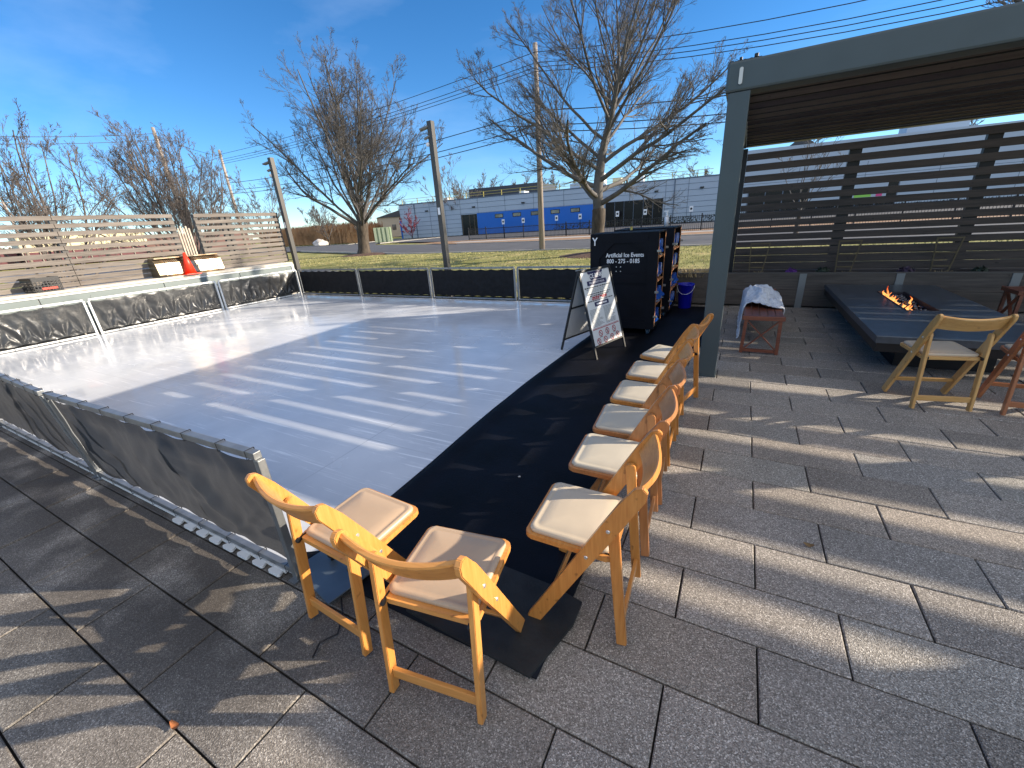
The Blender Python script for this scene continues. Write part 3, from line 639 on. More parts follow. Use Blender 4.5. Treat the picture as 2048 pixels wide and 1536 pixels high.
def tuft(name, m, c, n, h, spread, label, cat, seed, w=.006):
    r = random.Random(seed); b = MB()
    for _ in range(n):
        a = r.uniform(0, 2*pi); rr_ = spread*sqrt(r.random()); p = Vector((c[0]+rr_*cos(a), c[1]+rr_*sin(a)*.6, c[2])); a2 = r.uniform(0, 2*pi); t = r.uniform(.2, .9)*h
        q = p + Vector((cos(a2)*t, sin(a2)*t, h*r.uniform(.3, 1))); s = Vector((-sin(a2), cos(a2), 0))*w
        b.bm.faces.new([b.bm.verts.new(v) for v in (p-s, p+s, q)])
    return tag(b.build(name, m), label, cat)
def leafy(c, r0, m, label, seed, m2=None):
    r = random.Random(seed); b = MB()
    for _ in range(90):
        d = Vector((r.gauss(0, 1), r.gauss(0, 1), abs(r.gauss(0, .8)))).normalized(); p = Vector(c)+d*r0*r.uniform(.4, 1); u = d.cross(Vector((r.random(), r.random(), r.random()))).normalized(); v = d.cross(u)
        s = r0*.28; b.bm.faces.new([b.bm.verts.new(p+u*s*cos(k)+v*s*sin(k)*.7+d*(.3*s*cos(2*k))) for k in (0, 1.05, 2.1, 3.14, 4.2, 5.2)])
    return tag(b.build('kale_plant', m), label, 'plant')
for i, (x0, lab) in enumerate(((.17, 'small wooden trellis ladder in the planter nearest the pergola post'), (1.38, 'small wooden trellis ladder in the middle of the planter'), (2.52, 'small wooden trellis ladder in the planter behind the fire'))):
    t = MB(); y = 8.42; w0, w1 = .20, .27
    t.bar((x0+.02, y, .5), (x0-.01, y, 1.04), .018, .018, up=(0, 1, 0)); t.bar((x0+w0, y, .5), (x0+w1, y, 1.04), .018, .018, up=(0, 1, 0))
    for z in (.64, .83, 1.03): f = (z-.5)/.54; t.bar((x0+.02-.03*f, y-.012, z), (x0+w0+.07*f, y-.012, z), .006, .02)
    tag(t.build('trellis', TRELW), lab, 'trellis')
leafy((.80, 8.38, .55), .085, KALEP, 'purple ornamental kale in the planter near the pergola post', 1)
leafy((1.22, 8.38, .55), .10, KALEG, 'dark leafy plant in the planter left of the middle trellis', 2)
leafy((2.25, 8.38, .54), .11, KALE, 'dark purple leafy plant in the planter behind the flames', 3)
leafy((3.05, 8.38, .54), .10, KALEG, 'dark leafy plant in the planter right of the third trellis', 4)
tuft('dry_grass_tuft', STRAW, (.33, 8.38, .50), 120, .09, .08, 'straw tuft at the foot of the first trellis', 'dry grass', 5)
tuft('dry_grass_tuft', STRAW, (1.56, 8.38, .50), 120, .08, .08, 'straw tuft at the foot of the middle trellis', 'dry grass', 6)
tuft('dry_grass_tuft', STRAW, (2.68, 8.38, .50), 160, .09, .12, 'straw tuft at the foot of the trellis behind the fire', 'dry grass', 7)
tuft('dry_grass_clump', STRAW, (-.75, 8.50, .50), 700, .17, .5, 'wide clump of dry straw in the planter behind the blue bucket', 'dry grass', 8)

# ------------------------------------------------------------------ fire table, flames
ft = empty('fire_table', 'low dark slate fire table with a long burner trough', 'fire table', (1.9, 6.55, 0))
Z0, Z1 = .335, .40; X0, X1, Y0, Y1 = -.64, .65, -1.58, 1.60; ox0, ox1, oy0, oy1 = -.12, .17, -.30, .98
m = MB()
for (a, b_, c, d) in ((X0, ox0, Y0, Y1), (ox1, X1, Y0, Y1), (ox0, ox1, Y0, oy0), (ox0, ox1, oy1, Y1)): m.bb(a, b_, c, d, Z0, Z1)
m.build('table_top', SLATE, ft)
MB().bb(X0+.01, X1-.01, Y0+.01, Y1-.01, .25, Z0-.001).build('apron', BLKMET, ft)
MB().bb(-.36, .38, -1.18, 1.30, 0, .249).build('base', BLKMET, ft)
m = MB()
for a, b_, c, d in ((ox0-.008, ox0+.004, oy0, oy1), (ox1-.004, ox1+.008, oy0, oy1), (ox0, ox1, oy0-.008, oy0+.004), (ox0, ox1, oy1-.004, oy1+.008)): m.bb(a, b_, c, d, .34, Z1+.006)
m.build('burner_rim', mat('rim', (.10, .10, .11), .35, .8), ft)
m = MB(); r = random.Random(4)
for _ in range(170): m.sph((r.uniform(ox0+.02, ox1-.02), r.uniform(oy0+.02, oy1-.02), .350+r.uniform(0, .012)), r.uniform(.012, .022), n=5)
m.build('fire_glass', mat('fire_glass', (.015, .017, .035), .12, spec=.8), ft, kind='stuff')
FL = bpy.data.materials.new('flame'); FL.use_nodes = True; n, l = nodes(FL); n.remove(n['Principled BSDF'])
em = n.new('ShaderNodeEmission'); t = n.new('ShaderNodeTexCoord'); sx = n.new('ShaderNodeSeparateXYZ'); l.new(t.outputs['Object'], sx.inputs[0])
mr = n.new('ShaderNodeMapRange'); mr.inputs[1].default_value = 0; mr.inputs[2].default_value = .16; l.new(sx.outputs[2], mr.inputs[0])
nn = n.new('ShaderNodeTexNoise'); nn.inputs['Scale'].default_value = 25; l.new(t.outputs['Object'], nn.inputs['Vector'])
aa = n.new('ShaderNodeMath'); aa.operation = 'ADD'; l.new(mr.outputs[0], aa.inputs[0]); mlt = n.new('ShaderNodeMath'); mlt.operation = 'MULTIPLY'; mlt.inputs[1].default_value = .6; l.new(nn.outputs[0], mlt.inputs[0]); l.new(mlt.outputs[0], aa.inputs[1])
rp = n.new('ShaderNodeValToRGB'); e = rp.color_ramp.elements; e[0].position = .25; e[0].color = (1, .50, .14, 1); e[1].position = 1; e[1].color = (.9, .10, .012, 1); l.new(aa.outputs[0], rp.inputs[0]); l.new(rp.outputs[0], em.inputs[0])
em.inputs[1].default_value = 1.1; tr = n.new('ShaderNodeBsdfTransparent'); ms = n.new('ShaderNodeMixShader')
tr2 = n.new('ShaderNodeValToRGB'); tr2.color_ramp.elements[0].position = .38; tr2.color_ramp.elements[1].position = .58; l.new(nn.outputs[0], tr2.inputs[0])
l.new(tr2.outputs[0], ms.inputs[0]); l.new(tr.outputs[0], ms.inputs[1]); l.new(em.outputs[0], ms.inputs[2]); l.new(ms.outputs[0], n['Material Output'].inputs[0])
m = MB(); r = random.Random(12)
def tongue(x, y, h, w):
    ph = r.uniform(0, 6); rings = []
    for k in range(8):
        f = k/7; rad = w*(sin(pi*(f*.85+.12))**.8)*(1-f*.65); cx = x + .025*sin(ph+f*5)*f; cy = y + .03*cos(ph+f*4)*f
        rings.append([m.bm.verts.new((cx+rad*cos(2*pi*q/7)*.7, cy+rad*sin(2*pi*q/7), f*h)) for q in range(7)])
    for A, B in zip(rings, rings[1:]):
        for q in range(7): m.bm.faces.new((A[q], A[(q+1) % 7], B[(q+1) % 7], B[q]))
for k in range(17):
    f = k/16; tongue(-.07+r.uniform(-.012, .03), -.25+1.12*f+r.uniform(-.03, .03), r.uniform(.03, .085)*(1.2 if f > .6 else 1), r.uniform(.016, .034))
tongue(.07, .33, .10, .02); tongue(.06, .26, .07, .02); tongue(-.05, .80, .15, .018)
fo = m.build('flames', FL, None, smooth=True); fo.location = (1.9, 6.55, .362); fo['kind'] = 'stuff'; tag(fo, 'orange gas flames burning in the trough of the fire table', 'fire')

# ------------------------------------------------------------------ benches, blanket
def bench(L, label, loc, rz):
    root = empty('bench', label, 'bench', loc, rz); W = .40
    m = MB(); n_ = 5; sw = (W-.02*0)/n_
    for k in range(n_): m.bb(-W/2+k*sw+.003, -W/2+(k+1)*sw-.003, .045, L-.045, .43, .452, bev=.003)
    m.build('seat', BENCHW, root)
    for y in (0, L-.044): MB().bb(-W/2-.012, W/2+.012, y, y+.043, .405, .455, bev=.004).build('end_rail', BENCHX, root)
    for x in (-W/2+.02, W/2-.045): MB().bb(x, x+.025, .05, L-.05, .39, .428).build('side_rail', BENCHW, root)
    for y in (.03, L-.065):
        for sx in (-1, 1):
            MB().bar((sx*(W/2-.018), y+.018, 0), (sx*(W/2-.028), y+.018, .404), .036, .034, up=(0, 1, 0), bev=.002).build('leg', BENCHX, root)
        m = MB(); m.bar((-W/2+.035, y+.010, .05), (W/2-.045, y+.010, .39), .012, .034, up=(0, 1, 0)); m.bar((W/2-.035, y+.026, .05), (-W/2+.045, y+.026, .39), .012, .034, up=(0, 1, 0)); m.build('cross_brace', BENCHX, root)
        MB().bb(-W/2+.037, W/2-.037, y, y+.034, .018, .052, bev=.002).build('foot_rail', BENCHX, root)
    return root
bench(1.95, 'reddish slatted bench carrying the white blanket beside the pergola post', (.335, 5.40, 0), 0)
bench(1.7, 'reddish slatted bench at the right edge behind the fire table', (3.08, 7.56, 0), radians(-90))
m = MB()
def blank(u, v):
    x = -.36 + .70*u; y = 5.86 + 1.25*v + .05*sin(u*7)
    hx = (x-.02)/.28
    core = math.exp(-((x+.03)/.20)**2*1.1)*math.exp(-((v-.42)/.38)**2)
    z = .466 + .175*core + .075*(noise.noise((x*6, y*5, 0)))*(.3+core) + .055*(abs(noise.noise((x*11+noise.noise((x*5,y*5,1)), y*8, 4)))-.1)*(.4+core) + .03*(abs(noise.noise((x*24, y*19, 8)))-.1); z = max(z, .458)
    if x < -.19: z = max(.463-(-.19-x)*2.6 + .02*noise.noise((x*20, y*14, 2)), .06+.12*abs(sin(v*5))); x = -.215-(.19*0)+(-.19-x)*.12*-1 + .012*noise.noise((y*16, z*12, 3))
    if x > .21: z = .462-(x-.21)*1.0 + .015*noise.noise((x*20, y*14, 2)); x = .225 + (x-.21)*.12 + .01*noise.noise((y*16, z*12, 3))
    y += .03*noise.noise((x*9, y*3, 6)); return (x+.335, y, z)
m.grid(64, 96, blank)
o = m.build('blanket', mat('plush', (.62, .64, .68), .95, var=.12, vscale=30, bump=.8, bscale=120, spec=.1), smooth=True); tag(o, 'crumpled white and grey plush blanket heaped on the bench', 'blanket')
s2 = o.modifiers.new('s', 'SOLIDIFY'); s2.thickness = .012; s2.offset = 1

# ------------------------------------------------------------------ crates of skates, bottles, bucket
def skate(loc, label, rz=0):
    root = empty('ice_skate', label, 'skate', loc, rz, 'blue rental skates stored in the crates')
    m = MB(); prof = [(-.05, 0), (.19, 0), (.205, .025), (.19, .055), (.10, .085), (.065, .12), (.055, .235), (-.045, .245), (-.06, .12), (-.065, .03)]
    mt = Matrix(((1, 0, 0, 0), (0, 0, 1, 0), (0, 1, 0, .035), (0, 0, 0, 1)))
    m.prism([(x*.85, y*.85) for x, y in prof], -.032, .032, mt); bmesh.ops.bevel(m.bm, geom=[e for e in m.bm.edges], offset=.008, segments=2, affect='EDGES'); m.build('boot', BLUEP, root, smooth=False)
    m = MB(); m.bb(-.06, .17, -.002, .002, -.012, .012); m.bb(-.04, -.02, -.008, .008, .008, .036); m.bb(.10, .12, -.008, .008, .008, .036); m.build('blade', mat('blade_steel', (.75, .76, .78), .2, .9), root)
    m = MB()
    for z in (.10, .135, .17, .20): m.box((.045-(z-.1)*.08, 0, z), (.012, .058, .010))
    m.build('buckle', WHITEP, root)
    for ch in root.children: ch.scale = (.74, .74, .8)
    return root
def crate(x0, x1, y0, y1, label, text=False, ang=0):
    root = empty('skate_crate', label, 'crate', ((x0+x1)/2, (y0+y1)/2, 0), ang); W, D = (x1-x0)/2, (y1-y0)/2; zb, zt = .10, 1.405
    m = MB(); m.bb(-W, -W+.02, -D, D, zb, zt); m.bb(-W+.021, W, -D, -D+.02, zb, zt); m.bb(-W+.021, W, D-.02, D, zb, zt); m.bb(-W+.021, W, -D+.021, D-.021, zb, zb+.02); m.bb(-W+.021, W, -D+.021, D-.021, zt-.02, zt); m.build('shell', BLKPAINT, root)
    m = MB()   # battens framing the front face
    f = -D-.0
    m.bb(-W, -W+.13, f-.018, f-.001, zb, zt); m.bb(W-.13, W, f-.018, f-.001, zb, zt); m.bb(-W+.131, W-.131, f-.018, f-.001, zt-.13, zt); m.bb(-W+.131, W-.131, f-.018, f-.001, zb, zb+.10); m.bb(-W+.131, W-.131, f-.018, f-.001, .74, .86)
    for sx in (-1, 1): m.prism([(sx*(W-.131), zt-.131), (sx*(W-.131), zt-.33), (sx*(W-.33), zt-.131)], f-.017, f-.001, Matrix(((1, 0, 0, 0), (0, 0, 1, 0), (0, 1, 0, 0), (0, 0, 0, 1))))
    m.build('front_frame', BLKPAINT, root)
    MB().bb(-W+.022, W-.13, -D+.022, D-.022, zb+.022, zt-.022).build('inner_board', PLY, root)
    for z in (.42, .74, 1.06): MB().bb(W-.129, W-.002, -D+.022, D-.022, z, z+.018).build('shelf', PLY, root)
    m = MB()
    for y in (-D+.04, D-.05): m.bb(W-.003, W+.001, y-.018, y+.018, zb+.03, zt-.03)
    m.build('edge_strip', PLY, root)
    for z in (.28, .62, 1.16):
        for sy in (-1, 1): MB().box((W+.012, sy*(D+.012), z), (.05, .03, .03), bev=.004).build('latch', mat('latch_metal', (.35, .34, .31), .4, .8), root)
    for sx in (-1, 1):
        for sy in (-1, 1):
            m = MB(); cx, cy = sx*(W-.09), sy*(D-.09); m.cyl((cx-.018, cy, .048), (cx+.018, cy, .048), .048, n=14); m.build('caster_wheel', mat('caster_blue', (.03, .07, .12), .5), root)
            m = MB(); m.bb(cx-.030, cx-.022, cy-.02, cy+.02, .045, .099); m.bb(cx+.022, cx+.030, cy-.02, cy+.02, .045, .099); m.build('caster_fork', STEEL, root)
    if text:
        fm = Matrix.Translation((0, f-.0025, 0)) @ Matrix.Rotation(pi/2, 4, 'X')
        text_mesh('lettering', 'Artificial Ice Events', .078, WHITEP, Matrix.Translation((.02, f-.0022, 1.115)) @ Matrix.Rotation(pi/2, 4, 'X') @ Matrix.Diagonal((.86, 1, 1, 1)), root, bold=.0012)
        text_mesh('lettering', '800 - 275 - 0185', .078, WHITEP, Matrix.Translation((.0, f-.0022, 1.035)) @ Matrix.Rotation(pi/2, 4, 'X') @ Matrix.Diagonal((.86, 1, 1, 1)), root, bold=.0012)
        text_mesh('lettering', 'Y', .15, WHITEP, Matrix.Translation((-W+.065, f-.0205, 1.30)) @ Matrix.Rotation(pi/2, 4, 'X') @ Matrix.Diagonal((.8, 1, 1, 1)), root, bold=.002)
        m = MB()
        for dx in (-.03, .03):
            for dz in (-.03, .03): m.cyl((.0+dx-.06, f-.004, .93+dz-.0), (.0+dx-.06, f-.0005, .93+dz), .008, n=8)
        m.build('bolt', mat('bolt_metal', (.5, .5, .5), .4, .5), root)
    return root
crate(-1.87, -.95, 5.92, 6.52, 'tall black skate crate with white lettering on its front beside the sign', True)
crate(-1.85, -.92, 7.10, 7.95, 'tall black skate crate standing behind the lettered one, open orange side')
r = random.Random(3)
for z in (.14, .46, .78, 1.10):
    for y in (6.07, 6.33): skate((-.985, y, z), 'blue plastic ice skate in the open side of the lettered crate', 1.57+r.uniform(-.5, .5))
    for y in (7.25, 7.52, 7.76): skate((-.955, y, z), 'blue plastic ice skate in the open side of the rear crate', 1.57+r.uniform(-.6, .6))
bt = empty('spray_bottle', 'clear spray bottle standing on top of the skate crates', 'bottle', (-1.12, 7.6, 1.405))
m = MB(); m.cyl((0, 0, .0), (0, 0, .15), .035, .033, 14); m.cyl((0, 0, .15), (0, 0, .19), .033, .012, 14); m.build('body', mat('clear_bottle', (.62, .62, .65), .2), bt, smooth=True)
m = MB(); m.cyl((0, 0, .19), (0, 0, .225), .014); m.bb(-.045, .02, -.01, .01, .225, .245); m.build('trigger', WHITEP, bt)
bt = empty('glue_bottle', 'small dark bottle with yellow label on top of the skate crates', 'bottle', (-1.42, 6.40, 1.405))
MB().cyl((0, 0, 0), (0, 0, .08), .018, .016, 12).build('body', BLKPR, bt); MB().cyl((0, 0, .015), (0, 0, .06), .0185, .0183, 12).build('paper_label', YEL, bt); MB().cyl((0, 0, .08), (0, 0, .13), .010, .006, 10).build('nozzle', BLACKP, bt)
bk = empty('bucket', 'tall blue plastic bucket on the mat behind the crates', 'bucket', (-.76, 7.88, .01))
m = MB(); N = 28; prof = [(.0, 0), (.095, 0), (.105, .02), (.130, .40), (.138, .405), (.138, .43), (.132, .43), (.124, .40), (.10, .03), (0, .02)]
rings = [[m.bm.verts.new((r_*cos(2*pi*k/N), r_*sin(2*pi*k/N), z_)) for k in range(N)] for r_, z_ in prof if r_ > 0]
for A, B in zip(rings, rings[1:]):
    for q in range(N): m.bm.faces.new((A[q], A[(q+1) % N], B[(q+1) % N], B[q]))
m.bm.faces.new(rings[0]); m.bm.faces.new(rings[-1]); m.build('body', BUCKB, bk, smooth=True)
MB().tube([(-.14*cos(a), -.02-.10*sin(a), .40-.14*sin(a)) for a in [k*pi/10 for k in range(11)]], .0035, 6).build('handle', WHITEP, bk)

# ------------------------------------------------------------------ A-frame sign
sg = empty('sandwich_board', 'black framed sandwich board of rink rules standing on the mat edge', 'sign', (0, 0, 0))
A0, A1 = Vector((-1.655, 4.75, 1.05)), Vector((-1.455, 5.375, 1.05)); F0, F1 = Vector((-1.385, 4.635, .012)), Vector((-1.185, 5.26, .012)); B0, B1 = Vector((-1.93, 4.87, .03)), Vector((-1.73, 5.495, .03))
def panel(T0, T1, L0, L1, nm, side):
    def Q(u, v): return (T0*(1-u)+T1*u)*(1-v) + (L0*(1-u)+L1*u)*v
    n_ = (T1-T0).cross(L0-T0).normalized()*side
    m = MB()
    for u in (0.012, .988): m.bar(Q(u, 0), Q(u, 1), .022, .022, up=n_)
    for v in (.012, .86) + ((.45,) if side < 0 else ()): m.bar(Q(.03, v), Q(.97, v), .022, .02, up=n_)
    m.build('frame', BLACKP, sg)
    m = MB(); v0, v1 = .03, .85
    c = (Q(0, v0)+Q(1, v0)+Q(0, v1)+Q(1, v1))/4; x = (T1-T0).normalized(); y = (Q(0, v0)-Q(0, v1)).normalized(); y = (y - x*y.dot(x)).normalized(); z = x.cross(y)
    W = (T1-T0).length-.05; Hh = (Q(0, v0)-Q(0, v1)).length
    rot = Matrix((x, y, z)).transposed()
    m.box(c, (W, Hh, .006), rot); m.build('board', BOARD, sg)
    return Matrix.Translation(c) @ rot.to_4x4(), W, Hh
panel(A0, A1, B0, B1, 'rear', -1)
fm, W, Hh = panel(A0, A1, F0, F1, 'front', 1)
if (fm.to_3x3() @ Vector((0, 0, 1))).dot(Vector((.9, -.3, .3))) < 0: fm = fm @ Matrix.Rotation(pi, 4, 'Y')
fz = fm @ Matrix.Translation((0, 0, .0036))
def rect(b, x0, x1, y0, y1, mt=fz, z=0, h=.0006): b.prism([(x0, y0), (x1, y0), (x1, y1), (x0, y1)], z, z+h, mt)
h2 = Hh/2; w2 = W/2
b = MB(); b.prism([(-.16, h2-.002), (-.11, h2-.105), (.11, h2-.105), (.16, h2-.002)], 0, .0006, fz); b.build('badge', NAVY, sg)
b = MB(); rect(b, -.20, .20, h2-.165, h2-.110); b.build('badge', NAVY, sg)
b = MB(); rect(b, -.14, .16, h2-.425, h2-.372); b.build('badge', NAVY, sg)
b = MB(); rect(b, -.10, .02, h2-.408, h2-.389, fz, .001); rect(b, .035, .12, h2-.408, h2-.389, fz, .001); b.build('badge_print', WHITEP, sg)
ft_ = fz @ Matrix.Translation((0, 0, .0012))
text_mesh('lettering', 'ICE RINK', .072, WHITEP, ft_ @ Matrix.Translation((0, h2-.058, 0)), sg, bold=.0015, depth=.0003)
text_mesh('lettering', 'PRE-USE SAFETY RULES', .031, WHITEP, ft_ @ Matrix.Translation((0, h2-.138, 0)), sg, bold=.0006, depth=.0003)
r = random.Random(5)
def scribble(b, x0, x1, y, h, gap=.010, lo=.014, hi=.045):
    x = x0
    while x < x1:
        w = r.uniform(lo, hi); rect(b, x, min(x+w, x1), y-h*.65, y+h*.65); x += w+gap
b = MB()
for y, hw, hh in ((.190, .27, .011), (.268, .24, .011), (.292, .20, .010), (.352, .27, .009)): scribble(b, -hw, hw, h2-y, hh)
scribble(b, -.08, .12, h2-.398, .014) if False else None
b.build('print_black', BLKPR, sg)
b = MB()
for y, hw in ((.212, .25), (.228, .22), (.243, .24)): scribble(b, -hw, hw, h2-y, .004, .006)
for i in range(15):
    y = h2-.455-i*.0145
    scribble(b, -.27, -.02-(r.random()*.1), y, .0045, .005); scribble(b, .02, .26-(r.random()*.1), y+.004, .0045, .005)
b.build('print_grey', GREYPR, sg)
b = MB(); scribble(b, -.16, .15, h2-.313, .014, .007, .03, .06); scribble(b, -.17, -.02, h2-.333, .012, .007); scribble(b, .04, .14, h2-.331, .012, .007)
yb = h2-.455-15*.0145-.008; rect(b, -w2+.02, w2-.02, yb-.002, yb+.002); b.build('red_rule', REDPR, sg); b = MB(); rect(b, -w2+.02, w2-.02, yb-.016, yb-.008)
b.build('print_red', REDPR, sg)
rings_ = [(-.145, yb-.075), (.0, yb-.070), (.15, yb-.070), (-.21, yb-.165), (-.07, yb-.165), (.075, yb-.165), (.205, yb-.160)]
for cx, cy in rings_:
    b = MB(); N = 24; ro, ri = .040, .030
    for k in range(N):
        a0, a1 = 2*pi*k/N, 2*pi*(k+1)/N
        b.prism([(cx+ro*cos(a0), cy+ro*sin(a0)), (cx+ro*cos(a1), cy+ro*sin(a1)), (cx+ri*cos(a1), cy+ri*sin(a1)), (cx+ri*cos(a0), cy+ri*sin(a0))], 0, .0006, fz)
    b.prism([(cx-.024, cy+.018), (cx-.018, cy+.024), (cx+.024, cy-.018), (cx+.018, cy-.024)], .0008, .0012, fz)
    b.build('prohibition_ring', REDPR, sg)
b = MB()
for i, (cx, cy) in enumerate(rings_):
    if i in (1, 3): b.prism([(cx-.006, cy-.022), (cx+.008, cy-.022), (cx+.004, cy+.008), (cx-.003, cy+.010)], 0, .0006, fz); b.prism([(cx+.007*cos(q), cy+.016+.007*sin(q)) for q in [k*pi/4 for k in range(8)]], 0, .0006, fz)
    elif i in (2, 5): b.prism([(cx-.011, cy+.014), (cx+.011, cy+.014), (cx+.003, cy-.004), (cx+.002, cy-.02), (cx-.002, cy-.02), (cx-.003, cy-.004)], 0, .0006, fz)
    elif i == 6: b.prism([(cx-.014, cy-.016), (cx+.014, cy-.012), (cx+.012, cy+.016), (cx-.010, cy+.012)], 0, .0006, fz)
    else: b.prism([(cx-.003, cy-.016), (cx+.003, cy-.016), (cx+.003, cy+.016), (cx-.003, cy+.016)], 0, .0006, fz)
    rect(b, cx-.035, cx+.03, cy-.048, cy-.043)
b.build('print_symbols', BLKPR, sg)
m = MB(); m.bar(A0+Vector((-.02, 0, .005)), A0+Vector((.0, 0, .005))+(A1-A0)*.25, .03, .012); m.build('top_clip', STEEL, sg)

# ------------------------------------------------------------------ left ledge wall, screens and things on it
lg = empty('retaining_wall', 'low wall with blue grey fascia and pale cap along the left of the rink', 'wall', (-11.66, 0, 0))
ZL = .955
for y0, y1 in ((-6, -1.2), (-1.19, 1.28), (1.29, 2.72), (2.73, 4.78), (4.79, 6.52), (6.53, 8.05)):
    MB().bb(-.02, 0, y0+.004, y1-.004, .1, ZL-.105).build('fascia', FASCIA, lg)
MB().bb(-.9, -.021, -6, 8.05, 0, ZL-.06).build('core', CONC, lg)
MB().bb(-.9, .03, -6, 8.10, ZL-.055, ZL, bev=.004).build('cap', CAPM, lg)
MB().bb(-.02, .015, -6, 8.05, ZL-.10, ZL-.065).build('trim', WHITEM, lg)
MB().bb(-.06, .02, 8.051, 8.12, 0, ZL-.056).build('end_post', WHITEM, lg)
def screen(y0, y1, label, joints, posts):
    root = empty('slatted_screen', label, 'screen', (-12.12, y0, ZL)); D = y1-y0
    z = 2.325-ZL; i = 0; r = random.Random(int(y0*7)); gap = [.062, .060, .055, .052, .046, .038, .030, .022, .018, .014, .014, .014, .014]
    while z - .09 > .0 and i < 12:
        h = .083 if i < 5 else .090
        js = [0] + [j-y0 for j in joints] + [D]
        for a, b_ in zip(js, js[1:]):
            dz = r.uniform(-.004, .004); MB().bb(0, .024, a+.004, b_-.004, z-h+dz, z+dz, bev=.003).build('slat', DECKW, root)
        z -= h + gap[i]; i += 1
    for y in posts: MB().bb(-.09, -.002, y-y0, y-y0+.09, 0, 2.31-ZL).build('screen_post', mat('post_dark', (.08, .075, .07), .7), root)
    return root
screen(-5.0, 5.62, 'weathered grey slat screen behind the milk crate and heater', (-2.6, 2.14, 3.52), (-2.6, -.2, 2.1, 3.48, 5.53))
screen(6.08, 8.34, 'weathered grey slat screen beside the far rink corner', (), (6.08, 6.72, 6.86, 8.25))
m = MB()
for k in range(5): m.bb(-.01, .012, 5.70+.06*k-5.7, 5.735+.06*k-5.7, 0, 1.05+.05*(k % 2))
o = m.build('loose_battens', mat('pale_batten', (.40, .34, .27), .7, var=.2)); o.location = (-12.2, 5.68, ZL); tag(o, 'bundle of pale upright battens in the gap between the two slat screens', 'battens')

# heater: half-octagon stainless hood lying on the ledge
ht = empty('patio_heater_hood', 'scorched stainless heater hood lying on the ledge behind the orange cone', 'heater', (-11.93, 4.80, ZL))
prof = [(.17, .0), (.195, .05), (.136, .30), (.03, .40), (-.10, .42), (-.17, .33), (-.19, .10), (-.16, .0)]
mt = Matrix(((1, 0, 0, 0), (0, 0, 1, 0), (0, 1, 0, 0), (0, 0, 0, 1)))
m = MB()
for (a, c), (a2, c2) in zip(prof, prof[1:]):
    m.prism([(a, c), (a2, c2), (a2-.004, c2-.006), (a-.004, c-.006)], .14, 1.42, mt)
m.build('hood', INOX, ht)
m = MB(); m.prism([(x*1.04, y*1.02) for x, y in prof], .0, .13, mt); m.build('end_cap', mat('heater_cap', (.13, .105, .07), .4, .5), ht)
m = MB(); m.prism([(x, y) for x, y in prof], 1.421, 1.44, mt); m.build('end_cap', INOX, ht)
m = MB()
for k in range(30):
    y = .22+k*.039; f0, f1 = .12, .62
    a = Vector((.136, 0, .30)); c = Vector((.03, 0, .40)); p = a+(c-a)*.12; q = a+(c-a)*.85; nrm = Vector((.1, 0, .07)).normalized()*.002
    m.bar(p+nrm+Vector((0, y, 0)), q+nrm+Vector((0, y, 0)), .012, .003, up=nrm)
m.build('vent_slots', BLKPR, ht)
MB().bb(-.17, .24, -.02, .22, .0, .012).build('foot', BLKMET, ht)
MB().bb(.02, .14, .02, 1.40, .405, .425).build('top_flange', INOX, ht)
cn = empty('traffic_cone', 'bright orange traffic cone on the ledge in front of the heater hood', 'cone', (-11.70, 5.42, ZL))
MB().cyl((0, 0, .022), (0, 0, .50), .125, .028, 28).build('body', ORANGE, cn, smooth=True); MB().box((0, 0, .011), (.33, .33, .022), bev=.006).build('base', ORANGE, cn)
cr_ = empty('milk_crate', 'black plastic milk crate with a red mark on the ledge', 'crate', (-11.90, 2.92, ZL), radians(8))
m = MB(); w, d, h = .20, .20, .27
for a in (-1, 1):
    for k in range(9): m.bb(a*w-.004, a*w+.004, -d+k*.05-.007, -d+k*.05+.007, .01, h-.07)
    for k in range(5): m.bb(a*w-.005, a*w+.005, -d, d, .01+k*.05, .022+k*.05)
    m.bb(a*w-.006, a*w+.006, -d, d, h-.075, h)
    for k in range(9): m.bb(-w+k*.05-.007, -w+k*.05+.007, a*d-.004, a*d+.004, .01, h-.07)
    for k in range(5): m.bb(-w, w, a*d-.005, a*d+.005, .01+k*.05, .022+k*.05)
    m.bb(-w, w, a*d-.006, a*d+.006, h-.075, h)
m.bb(-w, w, -d, d, .0, .008); m.build('basket', BLACKP, cr_)
MB().bb(w+.0065, w+.0085, -.10, .13, .045, .085).build('red_mark', mat('faded_red', (.42, .05, .03), .6, var=.4, vscale=30), cr_)

# lamp posts behind the far fence
def lamp_post(x, y, H, label):
    root = empty('lamp_post', label, 'lamp post', (x, y, 0))
    MB().bb(-.06, .06, -.06, .06, 0, H, bev=.004).build('post', mat('post_grey', (.060, .057, .052), .5, .3), root)
    for z, sx in ((H-.10, -.24), (H-.28, -.15)):
        m = MB(); m.bar((-.065, 0, z), (sx, -.08, z-.05), .15, .035, up=(0, 0, 1)); m.build('lamp_head', mat('lamp_grey', (.13, .125, .12), .4), root)
    m = MB(); m.sph((-.09, -.06, H-.44), .045, n=12); m.build('lamp_globe', WHITEP, root, smooth=True)
    MB().bb(-.03, .03, -.068, -.061, 1.9, 2.05).build('outlet_cover', WHITEP, root)
    return root
lamp_post(-6.27, 8.42, 3.78, 'square grey lamp post in front of the round tree, right of the two')
lamp_post(-11.95, 8.45, 3.74, 'square grey lamp post at the far left rink corner')
